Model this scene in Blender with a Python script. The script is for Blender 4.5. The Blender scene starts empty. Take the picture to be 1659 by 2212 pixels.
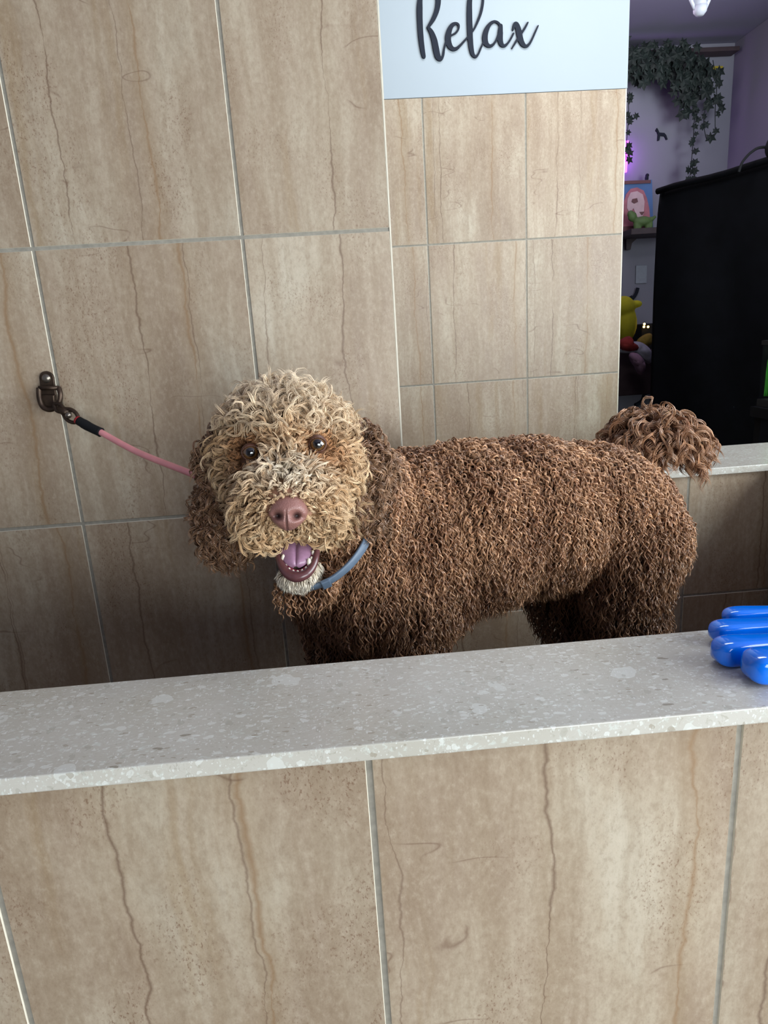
import bpy, bmesh, math, random
import numpy as np
from mathutils import Vector, Matrix
random.seed(7); rng = np.random.default_rng(11)
sc = bpy.context.scene
C = sc.collection

# ------------------------------------------------------------------ camera
FPX, PITCH, ROLL, YAW, CZ = 1462.7, 0.2590, -0.0629, 0.0529, 1.35
def cam_axes():
    cy, sy = math.cos(YAW), math.sin(YAW)
    fwd = np.array([sy*math.cos(PITCH), cy*math.cos(PITCH), -math.sin(PITCH)])
    right = np.array([cy, -sy, 0.0]); up = np.cross(right, fwd)
    return (math.cos(ROLL)*right + math.sin(ROLL)*up, -math.sin(ROLL)*right + math.cos(ROLL)*up, fwd)
AX, AU, AF = cam_axes()
cd = bpy.data.cameras.new('camera'); cam = bpy.data.objects.new('camera', cd); C.objects.link(cam)
cd.sensor_fit = 'HORIZONTAL'; cd.sensor_width = 36.0; cd.lens = FPX/1659*36.0
cd.clip_start = 0.05; cd.clip_end = 60
cam.matrix_world = Matrix(((AX[0], AU[0], -AF[0], 0), (AX[1], AU[1], -AF[1], 0), (AX[2], AU[2], -AF[2], CZ), (0, 0, 0, 1)))
sc.camera = cam
sc.view_settings.view_transform = 'Standard'; sc.view_settings.look = 'None'
sc.view_settings.gamma = 1.0; sc.view_settings.use_curve_mapping = False
sc.view_settings.exposure = 0.55

def at(px, py, y):
    """the point of the place that stands at distance y along the room and is seen at (px, py)"""
    d = AF*FPX + AX*(px-829.5) - AU*(py-1106.0)
    return d/d[1]*y + np.array([0, 0, CZ])
def vat(px, py, y): return Vector(at(px, py, y))

# ------------------------------------------------------------------ world + light
w = bpy.data.worlds.new('world'); sc.world = w; w.use_nodes = True
w.node_tree.nodes['Background'].inputs[0].default_value = (0.75, 0.85, 1.0, 1)
w.node_tree.nodes['Background'].inputs[1].default_value = 0.05
def area(name, loc, target, sx, sy, power, col, spread=180):
    l = bpy.data.lights.new(name, 'AREA'); l.shape = 'RECTANGLE'; l.size = sx; l.size_y = sy
    l.energy = power; l.color = col; l.spread = math.radians(spread)
    o = bpy.data.objects.new(name, l); C.objects.link(o); o.location = loc
    o.rotation_euler = (Vector(target)-Vector(loc)).to_track_quat('-Z', 'Z').to_euler()
    return o
area('shop_window_light', (1.3, -2.2, 1.05), (0.2, 1.4, 1.0), 2.2, 1.5, 62, (0.90, 0.97, 1.0))
area('side_window_light', (2.6, 0.1, 1.25), (0.7, 1.7, 1.25), 3.0, 1.7, 108, (0.88, 0.96, 1.0))
area('added_top_fill_light', (0.75, 1.75, 2.70), (0.75, 1.75, 0.0), 0.9, 0.35, 9, (0.95, 0.98, 1.0))  # fill lamp added overhead to brighten the ledge, dog's top and back wall

# ------------------------------------------------------------------ materials
def lin(c):
    c = np.array(c, float)/255.0
    return tuple(np.where(c <= 0.04045, c/12.92, ((c+0.055)/1.055)**2.4))
def L(r, g, b): return (*lin((r, g, b)), 1.0)
class NT:
    def __init__(s, name):
        s.m = bpy.data.materials.new(name); s.m.use_nodes = True; s.t = s.m.node_tree
        s.b = s.t.nodes['Principled BSDF']
    def n(s, typ, **kw):
        x = s.t.nodes.new(typ)
        for k, v in kw.items():
            if k in x.inputs: x.inputs[k].default_value = v
            else: setattr(x, k, v)
        return x
    def l(s, a, b): s.t.links.new(a, b)
    def ramp(s, fac, stops, interp='LINEAR'):
        r = s.t.nodes.new('ShaderNodeValToRGB'); r.color_ramp.interpolation = interp
        e = r.color_ramp.elements
        while len(e) < len(stops): e.new(0.5)
        for i, (p, c) in enumerate(stops): e[i].position = p; e[i].color = c if len(c) == 4 else (*c, 1)
        s.l(fac, r.inputs[0]); return r.outputs[0]
    def mix(s, fac, a, b, mode='MIX'):
        x = s.t.nodes.new('ShaderNodeMix'); x.data_type = 'RGBA'; x.blend_type = mode
        for i, v in ((0, fac), (6, a), (7, b)):
            if hasattr(v, 'links'): s.l(v, x.inputs[i])
            else: x.inputs[i].default_value = v
        return x.outputs[2]
    def math(s, op, a, b=0.5):
        x = s.t.nodes.new('ShaderNodeMath'); x.operation = op
        for i, v in ((0, a), (1, b)):
            if hasattr(v, 'links'): s.l(v, x.inputs[i])
            else: x.inputs[i].default_value = v
        return x.outputs[0]
    def noise(s, vec, scale, detail=4, rough=0.5, dist=0.0):
        x = s.n('ShaderNodeTexNoise', Scale=scale, Detail=detail, Roughness=rough, Distortion=dist)
        s.l(vec, x.inputs['Vector']); return x.outputs['Fac']
    def scaled(s, vec, sc3, rot=(0, 0, 0)):
        x = s.n('ShaderNodeMapping'); x.inputs['Scale'].default_value = sc3; x.inputs['Rotation'].default_value = rot
        s.l(vec, x.inputs['Vector']); return x.outputs[0]
    def bump(s, h, strength=0.3, dist=0.002):
        x = s.n('ShaderNodeBump', Strength=strength, Distance=dist); s.l(h, x.inputs['Height']); s.l(x.outputs[0], s.b.inputs['Normal'])
def plain(name, rgb, rough=0.5, metal=0.0, spec=0.5, coat=0.0, noise=None, emit=None, alpha=None):
    k = NT(name); b = k.b; col = L(*rgb)
    b.inputs['Roughness'].default_value = rough; b.inputs['Metallic'].default_value = metal
    b.inputs['Specular IOR Level'].default_value = spec; b.inputs['Coat Weight'].default_value = coat
    tc = k.n('ShaderNodeTexCoord').outputs['Object']
    sc_, amt = noise if noise else (60, 0.06)
    f = k.noise(tc, sc_, 5)
    lo = tuple(c*(1-amt) for c in col[:3])+(1,); hi = tuple(min(1, c*(1+amt)) for c in col[:3])+(1,)
    k.l(k.ramp(f, [(0.3, lo), (0.7, hi)]), b.inputs['Base Color'])
    if emit: b.inputs['Emission Color'].default_value = L(*emit[0]); b.inputs['Emission Strength'].default_value = emit[1]
    if alpha is not None: b.inputs['Alpha'].default_value = alpha
    return k.m

def tile_material():
    k = NT('streaked_beige_tile'); b = k.b
    V = k.n('ShaderNodeAttribute', attribute_name='tuv').outputs['Vector']
    rnd = k.n('ShaderNodeAttribute', attribute_name='tile_shade').outputs['Fac']
    UL = k.n('ShaderNodeAttribute', attribute_name='tile_local').outputs['Fac']      # metres across this tile
    def wob(sc3, amp, base=None):
        n_ = k.noise(k.scaled(V, sc3), 1.0, 5, 0.6)
        return k.math('MULTIPLY', k.math('SUBTRACT', n_, 0.5), amp)
    def warp(amp, sc3):
        comb = k.n('ShaderNodeCombineXYZ'); k.l(wob(sc3, amp), comb.inputs[0])
        va = k.n('ShaderNodeVectorMath', operation='ADD'); k.l(V, va.inputs[0]); k.l(comb.outputs[0], va.inputs[1]); return va.outputs[0]
    VW = warp(0.03, (3, 1, 9))
    # soft clouds: pinkish brown against grey beige
    cloud = k.noise(k.scaled(VW, (9, 1, 3.2)), 1.0, 6, 0.62)
    c = k.ramp(cloud, [(0.34, L(148, 126, 103)), (0.48, L(162, 142, 118)), (0.60, L(172, 155, 131)), (0.72, L(184, 171, 149))])
    streak = k.noise(k.scaled(VW, (46, 1, 2.6)), 1.0, 6, 0.65)
    c = k.mix(k.math('MULTIPLY', k.ramp(streak, [(0.42, (1, 1, 1)), (0.56, (0, 0, 0))]), 0.30), c, L(134, 110, 80))
    # ochre drips, narrow, ragged
    drip = k.noise(k.scaled(VW, (17, 1, 1.1)), 1.0, 4, 0.6)
    c = k.mix(k.math('MULTIPLY', k.ramp(drip, [(0.60, (0, 0, 0)), (0.70, (1, 1, 1))]), 0.50), c, L(142, 114, 74))
    # fine mottling and pitted patches
    m1 = k.noise(k.scaled(V, (150, 1, 90)), 1.0, 6, 0.75)
    c = k.mix(k.math('MULTIPLY', k.ramp(m1, [(0.36, (1, 1, 1)), (0.50, (0, 0, 0))]), 0.30), c, L(124, 100, 74))
    c = k.mix(k.math('MULTIPLY', k.ramp(m1, [(0.52, (0, 0, 0)), (0.66, (1, 1, 1))]), 0.26), c, L(196, 180, 156))
    g = k.noise(k.scaled(V, (420, 1, 240)), 1.0, 3, 0.7)
    patch = k.ramp(k.noise(k.scaled(V, (11, 1, 6)), 1.0, 3), [(0.50, (0, 0, 0)), (0.62, (1, 1, 1))])
    pits = k.math('MULTIPLY', k.ramp(g, [(0.56, (0, 0, 0)), (0.64, (1, 1, 1))]), k.math('ADD', k.math('MULTIPLY', patch, 0.55), 0.12))
    c = k.mix(pits, c, L(112, 76, 50))
    # two long veins in every tile, at its own places
    def vein(pos, slope_amp, wid, colr, amt, halo):
        nonlocal c
        x = k.math('SUBTRACT', UL, pos)
        x = k.math('ADD', x, wob((1.5, 1, 5.5), 0.045)); x = k.math('ADD', x, wob((8, 1, 40), 0.010))
        d = k.math('ABSOLUTE', x)
        wv = k.noise(k.scaled(V, (3, 1, 9)), 1.0, 4, 0.6)
        w_ = k.math('MULTIPLY', k.ramp(wv, [(0.36, (0, 0, 0)), (0.62, (1, 1, 1))]), wid)
        line = k.math('SUBTRACT', 1.0, k.n_smooth(d, w_))
        c = k.mix(k.math('MULTIPLY', line, amt), c, colr)
        if halo:
            hl = k.ramp(d, [(0.0, (1, 1, 1)), (0.022, (0, 0, 0))]); c = k.mix(k.math('MULTIPLY', hl, halo), c, L(142, 114, 74))
    def n_smooth(d, w_):
        dv = k.math('DIVIDE', d, k.math('ADD', w_, 0.0004)); return k.math('MINIMUM', dv, 1.0)
    k.n_smooth = n_smooth
    p1 = k.math('ADD', k.math('MULTIPLY', rnd, 0.13), 0.05)
    r2 = k.math('FRACT', k.math('MULTIPLY', rnd, 7.31)); p2 = k.math('ADD', k.math('MULTIPLY', r2, 0.10), 0.20)
    r3 = k.math('FRACT', k.math('MULTIPLY', rnd, 3.77)); p3 = k.math('MULTIPLY', r3, 0.33)
    vein(p1, 0, 0.0030, L(98, 70, 52), 0.75, 0.10)
    vein(p2, 0, 0.0048, L(134, 96, 58), 0.65, 0.28)
    vein(p3, 0, 0.0018, L(104, 76, 56), 0.60, 0.0)
    # short slanted hairline cracks
    v2 = k.noise(k.scaled(V, (2.6, 1, 7.0), (0, 0.35, 0)), 1.0, 3, 0.6)
    l2 = k.ramp(k.math('ABSOLUTE', k.math('SUBTRACT', v2, 0.5)), [(0.0, (1, 1, 1)), (0.005, (0, 0, 0))])
    b2 = k.ramp(k.noise(k.scaled(V, (9, 1, 12)), 1.0, 2), [(0.55, (0, 0, 0)), (0.62, (1, 1, 1))])
    c = k.mix(k.math('MULTIPLY', k.math('MULTIPLY', l2, b2), 0.6), c, L(104, 72, 50))
    sh = k.n('ShaderNodeHueSaturation', Saturation=0.88); k.l(c, sh.inputs['Color'])
    k.l(k.math('ADD', k.math('MULTIPLY', r2, 0.10), 0.95), sh.inputs['Value'])
    k.l(sh.outputs[0], b.inputs['Base Color'])
    k.l(k.ramp(cloud, [(0.3, (0.34,)*3), (0.7, (0.5,)*3)]), b.inputs['Roughness'])
    b.inputs['Specular IOR Level'].default_value = 0.4
    k.bump(g, 0.05, 0.001)
    return k.m
def stone_material():
    k = NT('chipped_grey_stone'); b = k.b
    tc = k.n('ShaderNodeTexCoord').outputs['Object']
    wv = k.noise(tc, 9, 3)
    base = k.ramp(wv, [(0.3, L(182, 177, 165)), (0.7, L(194, 190, 181))])
    def chips(scale, lo, hi, col, amt, sq=(1, 1, 1)):
        nonlocal base
        wob = k.n('ShaderNodeTexNoise', Scale=scale*1.2, Detail=3.0); k.l(tc, wob.inputs['Vector'])
        mv = k.n('ShaderNodeVectorMath', operation='MULTIPLY_ADD'); k.l(wob.outputs['Color'], mv.inputs[0])
        mv.inputs[1].default_value = (1.0/scale,)*3; k.l(k.scaled(tc, sq), mv.inputs[2])
        v = k.n('ShaderNodeTexVoronoi', Scale=scale); k.l(mv.outputs[0], v.inputs['Vector'])
        sep = k.n('ShaderNodeSeparateColor'); k.l(v.outputs['Color'], sep.inputs[0])
        size = k.math('MULTIPLY', k.ramp(sep.outputs[0], [(lo, (0, 0, 0)), (hi, (1, 1, 1))]), 0.42)
        m = k.math('LESS_THAN', v.outputs['Distance'], size)
        base = k.mix(k.math('MULTIPLY', m, amt), base, col)
    fl = k.noise(k.scaled(tc, (1, 1.7, 1)), 150, 5, 0.7, 0.6)
    base = k.mix(k.math('MULTIPLY', k.ramp(fl, [(0.56, (0, 0, 0)), (0.62, (1, 1, 1))]), 0.4), base, L(214, 223, 216))
    base = k.mix(k.math('MULTIPLY', k.ramp(fl, [(0.34, (1, 1, 1)), (0.40, (0, 0, 0))]), 0.40), base, L(150, 144, 126))
    chips(34, 0.80, 1.0, L(212, 213, 206), 0.65, (1, 1.0, 1))
    chips(85, 0.40, 1.0, L(218, 219, 212), 0.6, (1, 1.8, 1))
    chips(85.5, 0.70, 1.0, L(164, 160, 148), 0.45, (1.3, 1, 1))
    chips(170, 0.55, 1.0, L(222, 224, 218), 0.55, (1, 2.0, 1))
    chips(260, 0.6, 1.0, L(226, 228, 224), 0.5, (1.8, 1, 1))
    chips(110, 0.86, 1.0, L(142, 130, 110), 0.5, (1, 2.6, 1))
    chips(55, 0.95, 1.0, L(128, 120, 104), 0.7, (1, 3.0, 1))
    hair = k.noise(k.scaled(tc, (1, 2.2, 1)), 28, 4, 0.6, 1.5)
    hl = k.ramp(k.math('ABSOLUTE', k.math('SUBTRACT', hair, 0.5)), [(0.0, (1, 1, 1)), (0.006, (0, 0, 0))])
    hb = k.ramp(k.noise(tc, 22, 2), [(0.58, (0, 0, 0)), (0.64, (1, 1, 1))])
    base = k.mix(k.math('MULTIPLY', k.math('MULTIPLY', hl, hb), 0.6), base, L(112, 102, 86))
    k.l(base, b.inputs['Base Color'])
    b.inputs['Roughness'].default_value = 0.22; b.inputs['Specular IOR Level'].default_value = 0.5
    return k.m
def fur_material(name, rough=0.42, spec=0.5):
    k = NT(name); b = k.b
    a = k.n('ShaderNodeAttribute', attribute_name='fur_col')
    k.l(a.outputs['Color'], b.inputs['Base Color'])
    b.inputs['Roughness'].default_value = rough; b.inputs['Specular IOR Level'].default_value = spec
    return k.m
M = {}
M['tile'] = tile_material(); M['stone'] = stone_material()
M['grout'] = plain('grey_grout', (140, 135, 124), 0.9, noise=(120, 0.15))
M['grout_edge'] = plain('pale_tile_edge', (214, 206, 188), 0.7)
M['white_paint'] = plain('white_wall_paint', (160, 170, 177), 0.75, noise=(3, 0.02))
M['shade_paint'] = plain('shaded_wall_paint', (140, 140, 152), 0.85, noise=(3, 0.03))  # whitish walls; the dimness and purple light tint are put into this colour
M['ceiling'] = plain('ceiling_paint', (140, 138, 158), 0.9, noise=(2, 0.03))
M['floor'] = plain('grey_floor_tile', (120, 112, 102), 0.5, noise=(8, 0.1))
M['tub'] = plain('low_bounce_basin', (96, 84, 72), 0.35, noise=(10, 0.1))  # unseen basin, its colour darkened to cut light bouncing inside the tub
M['black'] = plain('black_cutout', (36, 40, 50), 0.85, spec=0.2)
M['blackmetal'] = plain('aged_brown_steel', (70, 56, 46), 0.42, metal=0.75, noise=(90, 0.35))
M['steel'] = plain('worn_steel', (130, 122, 112), 0.3, metal=0.9, noise=(90, 0.2))
M['rubber'] = plain('black_rubber', (18, 19, 22), 0.8, spec=0.25)
M['pink'] = plain('pink_coated_cable', (224, 146, 150), 0.3, coat=0.5, noise=(40, 0.08))
M['red'] = plain('red_thread', (170, 38, 44), 0.6)
M['blue'] = plain('glossy_blue_plastic', (0, 116, 238), 0.14, coat=0.6, noise=(40, 0.05))
M['velvet'] = plain('black_cover_cloth', (8, 9, 14), 0.8, spec=0.12, noise=(14, 0.3))

# ------------------------------------------------------------------ mesh helpers
def mesh_obj(name, V, F, mat, parent=None, smooth=True):
    me = bpy.data.meshes.new(name); me.from_pydata([tuple(map(float, v)) for v in V], [], [tuple(map(int, f)) for f in F])
    if smooth: me.polygons.foreach_set('use_smooth', [True]*len(me.polygons))
    me.update()
    if mat: me.materials.append(mat)
    o = bpy.data.objects.new(name, me); C.objects.link(o)
    if parent: child(o, parent)
    return o
def child(o, parent):
    o.parent = parent
    o.matrix_parent_inverse = Matrix.Translation(-Vector(root_loc(parent)))
def root_loc(p):
    v = Vector(p.get('_loc', (0, 0, 0)))
    return v
def thing(name, label, cat, loc, group=None):
    o = bpy.data.objects.new(name, None); C.objects.link(o); o.location = loc; o.empty_display_size = 0.05
    o['label'] = label; o['category'] = cat; o['_loc'] = list(map(float, loc))
    if group: o['group'] = group
    return o
def tag(o, label, cat, group=None):
    o['label'] = label; o['category'] = cat
    if group: o['group'] = group
    return o
def structure(o): o['kind'] = 'structure'; return o
class MB:
    def __init__(s): s.v = []; s.f = []; s.attr = []
    def add(s, V, F, a=None):
        o = len(s.v); s.v += [tuple(x) for x in V]; s.f += [tuple(i+o for i in f) for f in F]
        if a is not None: s.attr += list(a)
    def box(s, a, b, a_=None):
        x0, y0, z0 = a; x1, y1, z1 = b
        V = [(x0, y0, z0), (x1, y0, z0), (x1, y1, z0), (x0, y1, z0), (x0, y0, z1), (x1, y0, z1), (x1, y1, z1), (x0, y1, z1)]
        s.add(V, [(0, 3, 2, 1), (4, 5, 6, 7), (0, 1, 5, 4), (1, 2, 6, 5), (2, 3, 7, 6), (3, 0, 4, 7)], a_)
    def tube(s, P, R, n=12, cap=True, squash=None):
        V, F = tube(P, R, n, cap); s.add(V, F)
    def ball(s, c, r, n=16, m=10, rot=None):
        V, F = ball(c, r, n, m, rot); s.add(V, F)
    def obj(s, name, mat, parent=None, smooth=True): return mesh_obj(name, s.v, s.f, mat, parent, smooth)
def ball(c, r, n=16, m=10, rot=None):
    r = (r, r, r) if np.isscalar(r) else r
    V = []; F = []
    for j in range(m+1):
        th = math.pi*j/m
        for i in range(n):
            ph = 2*math.pi*i/n
            V.append((r[0]*math.sin(th)*math.cos(ph), r[1]*math.sin(th)*math.sin(ph), r[2]*math.cos(th)))
    for j in range(m):
        for i in range(n): F.append((j*n+i, (j+1)*n+i, (j+1)*n+(i+1) % n, j*n+(i+1) % n))
    V = np.array(V)
    if rot is not None: V = V @ np.array(rot).T
    return V+np.array(c), F
def frames(P):
    P = np.asarray(P, float); T = np.gradient(P, axis=0); T /= np.linalg.norm(T, axis=1)[:, None]+1e-12
    u = np.cross(T[0], (0, 0, 1)); 
    if np.linalg.norm(u) < 0.1: u = np.cross(T[0], (0, 1, 0))
    U = []
    for t in T:
        u = u-t*(u@t); u /= np.linalg.norm(u)+1e-12; U.append(u)
    U = np.array(U); return T, U, np.cross(T, U)
def tube(P, R, n=12, cap=True):
    P = np.asarray(P, float); R = np.full(len(P), R) if np.isscalar(R) else np.asarray(R, float)
    T, U, W_ = frames(P); V = []; F = []
    for k in range(len(P)):
        for i in range(n):
            a = 2*math.pi*i/n; V.append(P[k]+R[k]*(math.cos(a)*U[k]+math.sin(a)*W_[k]))
    for k in range(len(P)-1):
        for i in range(n): F.append((k*n+i, k*n+(i+1) % n, (k+1)*n+(i+1) % n, (k+1)*n+i))
    if cap:
        F.append(tuple(range(n-1, -1, -1))); F.append(tuple((len(P)-1)*n+i for i in range(n)))
    return V, F
def spline(P, n=8, closed=False):
    P = [np.array(p, float) for p in P]; out = []
    N = len(P)
    g = (lambda i: P[i % N]) if closed else (lambda i: P[min(max(i, 0), N-1)])
    for i in range(N if closed else N-1):
        for k in range(n):
            t = k/n; a, b, c, d = g(i-1), g(i), g(i+1), g(i+2)
            out.append(0.5*((2*b)+(-a+c)*t+(2*a-5*b+4*c-d)*t*t+(-a+3*b-3*c+d)*t**3))
    if not closed: out.append(P[-1])
    return np.array(out)
def bevel(o, wd, seg=2):
    m = o.modifiers.new('bevel', 'BEVEL'); m.width = wd; m.segments = seg; m.limit_method = 'ANGLE'; return o
def prism(poly, thick, org, ux, uz, un):
    """flat outline given in metres on the axes ux, uz, given a thickness along un"""
    org, ux, uz, un = map(np.array, (org, ux, uz, un)); n = len(poly)
    V = [org+ux*p[0]+uz*p[1]+un*h for h in (0, thick) for p in poly]
    F = [tuple(range(n)), tuple(range(2*n-1, n-1, -1))]+[(i, i+n, (i+1) % n+n, (i+1) % n) for i in range(n)]
    return V, F

# ------------------------------------------------------------------ setting
TW, TH, G = 0.33, 0.4543, 0.0048
def tiled(name, x0, x1, z0, z1, y, gx, gz, back, mats=None, axis='y', seed=0):
    """a wall face towards the camera made of raised tiles over recessed grout, plus its body behind"""
    r = random.Random(seed+5)
    V = []; F = []; uv = []; sh = []; mi = []; lo = []
    def quad(p, ts, m):
        o = len(V); V.extend(p); F.append((o, o+1, o+2, o+3)); mi.append(m)
        for q in p: uv.append((q[0]+ts[0], ts[1], q[2]+ts[2])); sh.append(ts[3]); lo.append((q[0]-gx) % TW)
    i0 = math.floor((x0-gx)/TW)-1; i1 = math.ceil((x1-gx)/TW)+1
    j0 = math.floor((z0-gz)/TH)-1; j1 = math.ceil((z1-gz)/TH)+1
    e = 0.0009
    for i in range(i0, i1):
        for j in range(j0, j1):
            a = max(x0, gx+i*TW+G/2); b = min(x1, gx+(i+1)*TW-G/2)
            c = max(z0, gz+j*TH+G/2); d = min(z1, gz+(j+1)*TH-G/2)
            if b-a < 0.004 or d-c < 0.004: continue
            ts = (r.uniform(0, 40), r.uniform(0, 40), r.uniform(0, 40), r.random())
            f = y; k = y+0.0025; n0 = len(lo)
            quad([(a+e, f, c+e), (b-e, f, c+e), (b-e, f, d-e), (a+e, f, d-e)], ts, 0)
            quad([(a, k, c), (b, k, c), (b-e, f, c+e), (a+e, f, c+e)], ts, 2)
            quad([(a+e, f, d-e), (b-e, f, d-e), (b, k, d), (a, k, d)], ts, 2)
            quad([(a, k, c), (a+e, f, c+e), (a+e, f, d-e), (a, k, d)], ts, 2)
            quad([(b-e, f, c+e), (b, k, c), (b, k, d), (b-e, f, d-e)], ts, 2)
            for h in range(n0, len(lo)): lo[h] = V[h][0]-gx-i*TW
    k = y+0.0018
    z = (0, 0, 0, 0)
    P = [(x0, k, z0), (x1, k, z0), (x1, back, z0), (x0, back, z0), (x0, k, z1), (x1, k, z1), (x1, back, z1), (x0, back, z1)]
    for f, m in (((0, 1, 5, 4), 1), ((1, 2, 6, 5), 0), ((2, 3, 7, 6), 0), ((3, 0, 4, 7), 0), ((4, 5, 6, 7), 1), ((3, 2, 1, 0), 1)):
        ts = (r.uniform(0, 40), r.uniform(0, 40), r.uniform(0, 40), 0.5)
        p = [P[q] for q in f]; quad([tuple(q) for q in p], ts, m)
        if abs(p[0][0]-p[2][0]) < 1e-6:
            for h in range(1, 5): uv[-h] = (V[-h][1]+ts[0], ts[1], V[-h][2]+ts[2])
    me = bpy.data.meshes.new(name); me.from_pydata(V, [], F); me.update()
    for m in (M['tile'], M['grout'], M['grout_edge']): me.materials.append(m)
    me.polygons.foreach_set('material_index', mi)
    A = me.attributes.new('tuv', 'FLOAT_VECTOR', 'POINT'); A.data.foreach_set('vector', np.array(uv, float).ravel())
    B = me.attributes.new('tile_shade', 'FLOAT', 'POINT'); B.data.foreach_set('value', np.array(sh, float))
    B = me.attributes.new('tile_local', 'FLOAT', 'POINT'); B.data.foreach_set('value', np.array(lo, float))
    o = bpy.data.objects.new(name, me); C.objects.link(o); structure(o); return o
ZL, ZT = 1.0221, 0.0155           # ledge top, slab thickness
XA = 0.1005
FLOOR, TUBZ = 0.0, 0.62
tiled('wall_front', -2.0, 2.4, 0.0, ZL-ZT, 0.5088, 0.0002, ZL-0.93, 0.625, seed=3)
tiled('wall_left', -2.0, XA, TUBZ-0.3, 2.68, 1.1805, -0.468, 1.5115, 1.63, seed=21)
tiled('wall_back', -0.6, 0.9785, 0.0, 2.051, 2.3653, 0.3249, 1.619, 2.50, seed=33)
tiled('wall_tub_back', XA+0.001, 2.4, TUBZ-0.3, ZL-ZT, 1.41, 0.42, ZL-0.30, 1.62, seed=44)
def box_struct(name, a, b, mat, wd=0):
    m = MB(); m.box(a, b); o = m.obj(name, mat, smooth=False); structure(o)
    if wd: bevel(o, wd)
    return o
box_struct('wall_back_upper', (-0.6, 2.3645, 2.052), (0.9835, 2.50, 2.73), M['white_paint'])
box_struct('trim_1', (-2.0, 0.4925, ZL-ZT), (2.4, 0.6436, ZL), M['stone'], 0.0012)
box_struct('trim_2', (XA+0.001, 1.393, ZL-ZT), (1.2295, 1.632, ZL), M['stone'], 0.0012)
box_struct('trim_3', (1.2305, 1.393, ZL-ZT), (2.4, 1.632, ZL), M['stone'], 0.0012)
box_struct('floor', (-2.2, -3.0, -0.1), (3.6, 4.2, 0.0), M['floor'])
box_struct('floor_tub', (-2.0, 0.626, TUBZ-0.06), (2.4, 1.409, TUBZ), M['tub'])
box_struct('ceiling', (-2.2, -3.0, 2.731), (3.6, 4.2, 2.85), M['ceiling'])
box_struct('wall_far', (-2.2, 4.0, 0.0), (3.6, 4.1, 2.73), M['shade_paint'])
box_struct('wall_right', (2.247, 2.35, 0.0), (2.35, 3.999, 2.73), M['shade_paint'])

box_struct('wall_tub_right', (0.95, 0.6446, TUBZ-0.3), (1.12, 1.392, ZL-ZT-.001), plain('brown_tub_end', (150, 130, 106), 0.5, noise=(9, 0.15)))
box_struct('trim_4', (0.94, 0.6446, ZL-ZT), (1.13, 1.392, ZL), M['stone'])
box_struct('wall_entrance', (-2.2, -3.1, 0.0), (3.6, -3.0, 2.73), M['shade_paint'])
box_struct('wall_side', (-2.3, -3.0, 0.0), (-2.2, 3.999, 2.73), M['shade_paint'])
box_struct('wall_street', (3.6, -3.0, 0.0), (3.7, 3.999, 2.73), M['shade_paint'])
box_struct('trim_5', (XA, 1.1808, TUBZ), (XA+0.0026, 1.190, 2.68), M['grout_edge'])
box_struct('trim_6', (0.9785, 2.3656, 0.0), (0.9822, 2.50, 2.051), M['grout_edge'])
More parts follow.
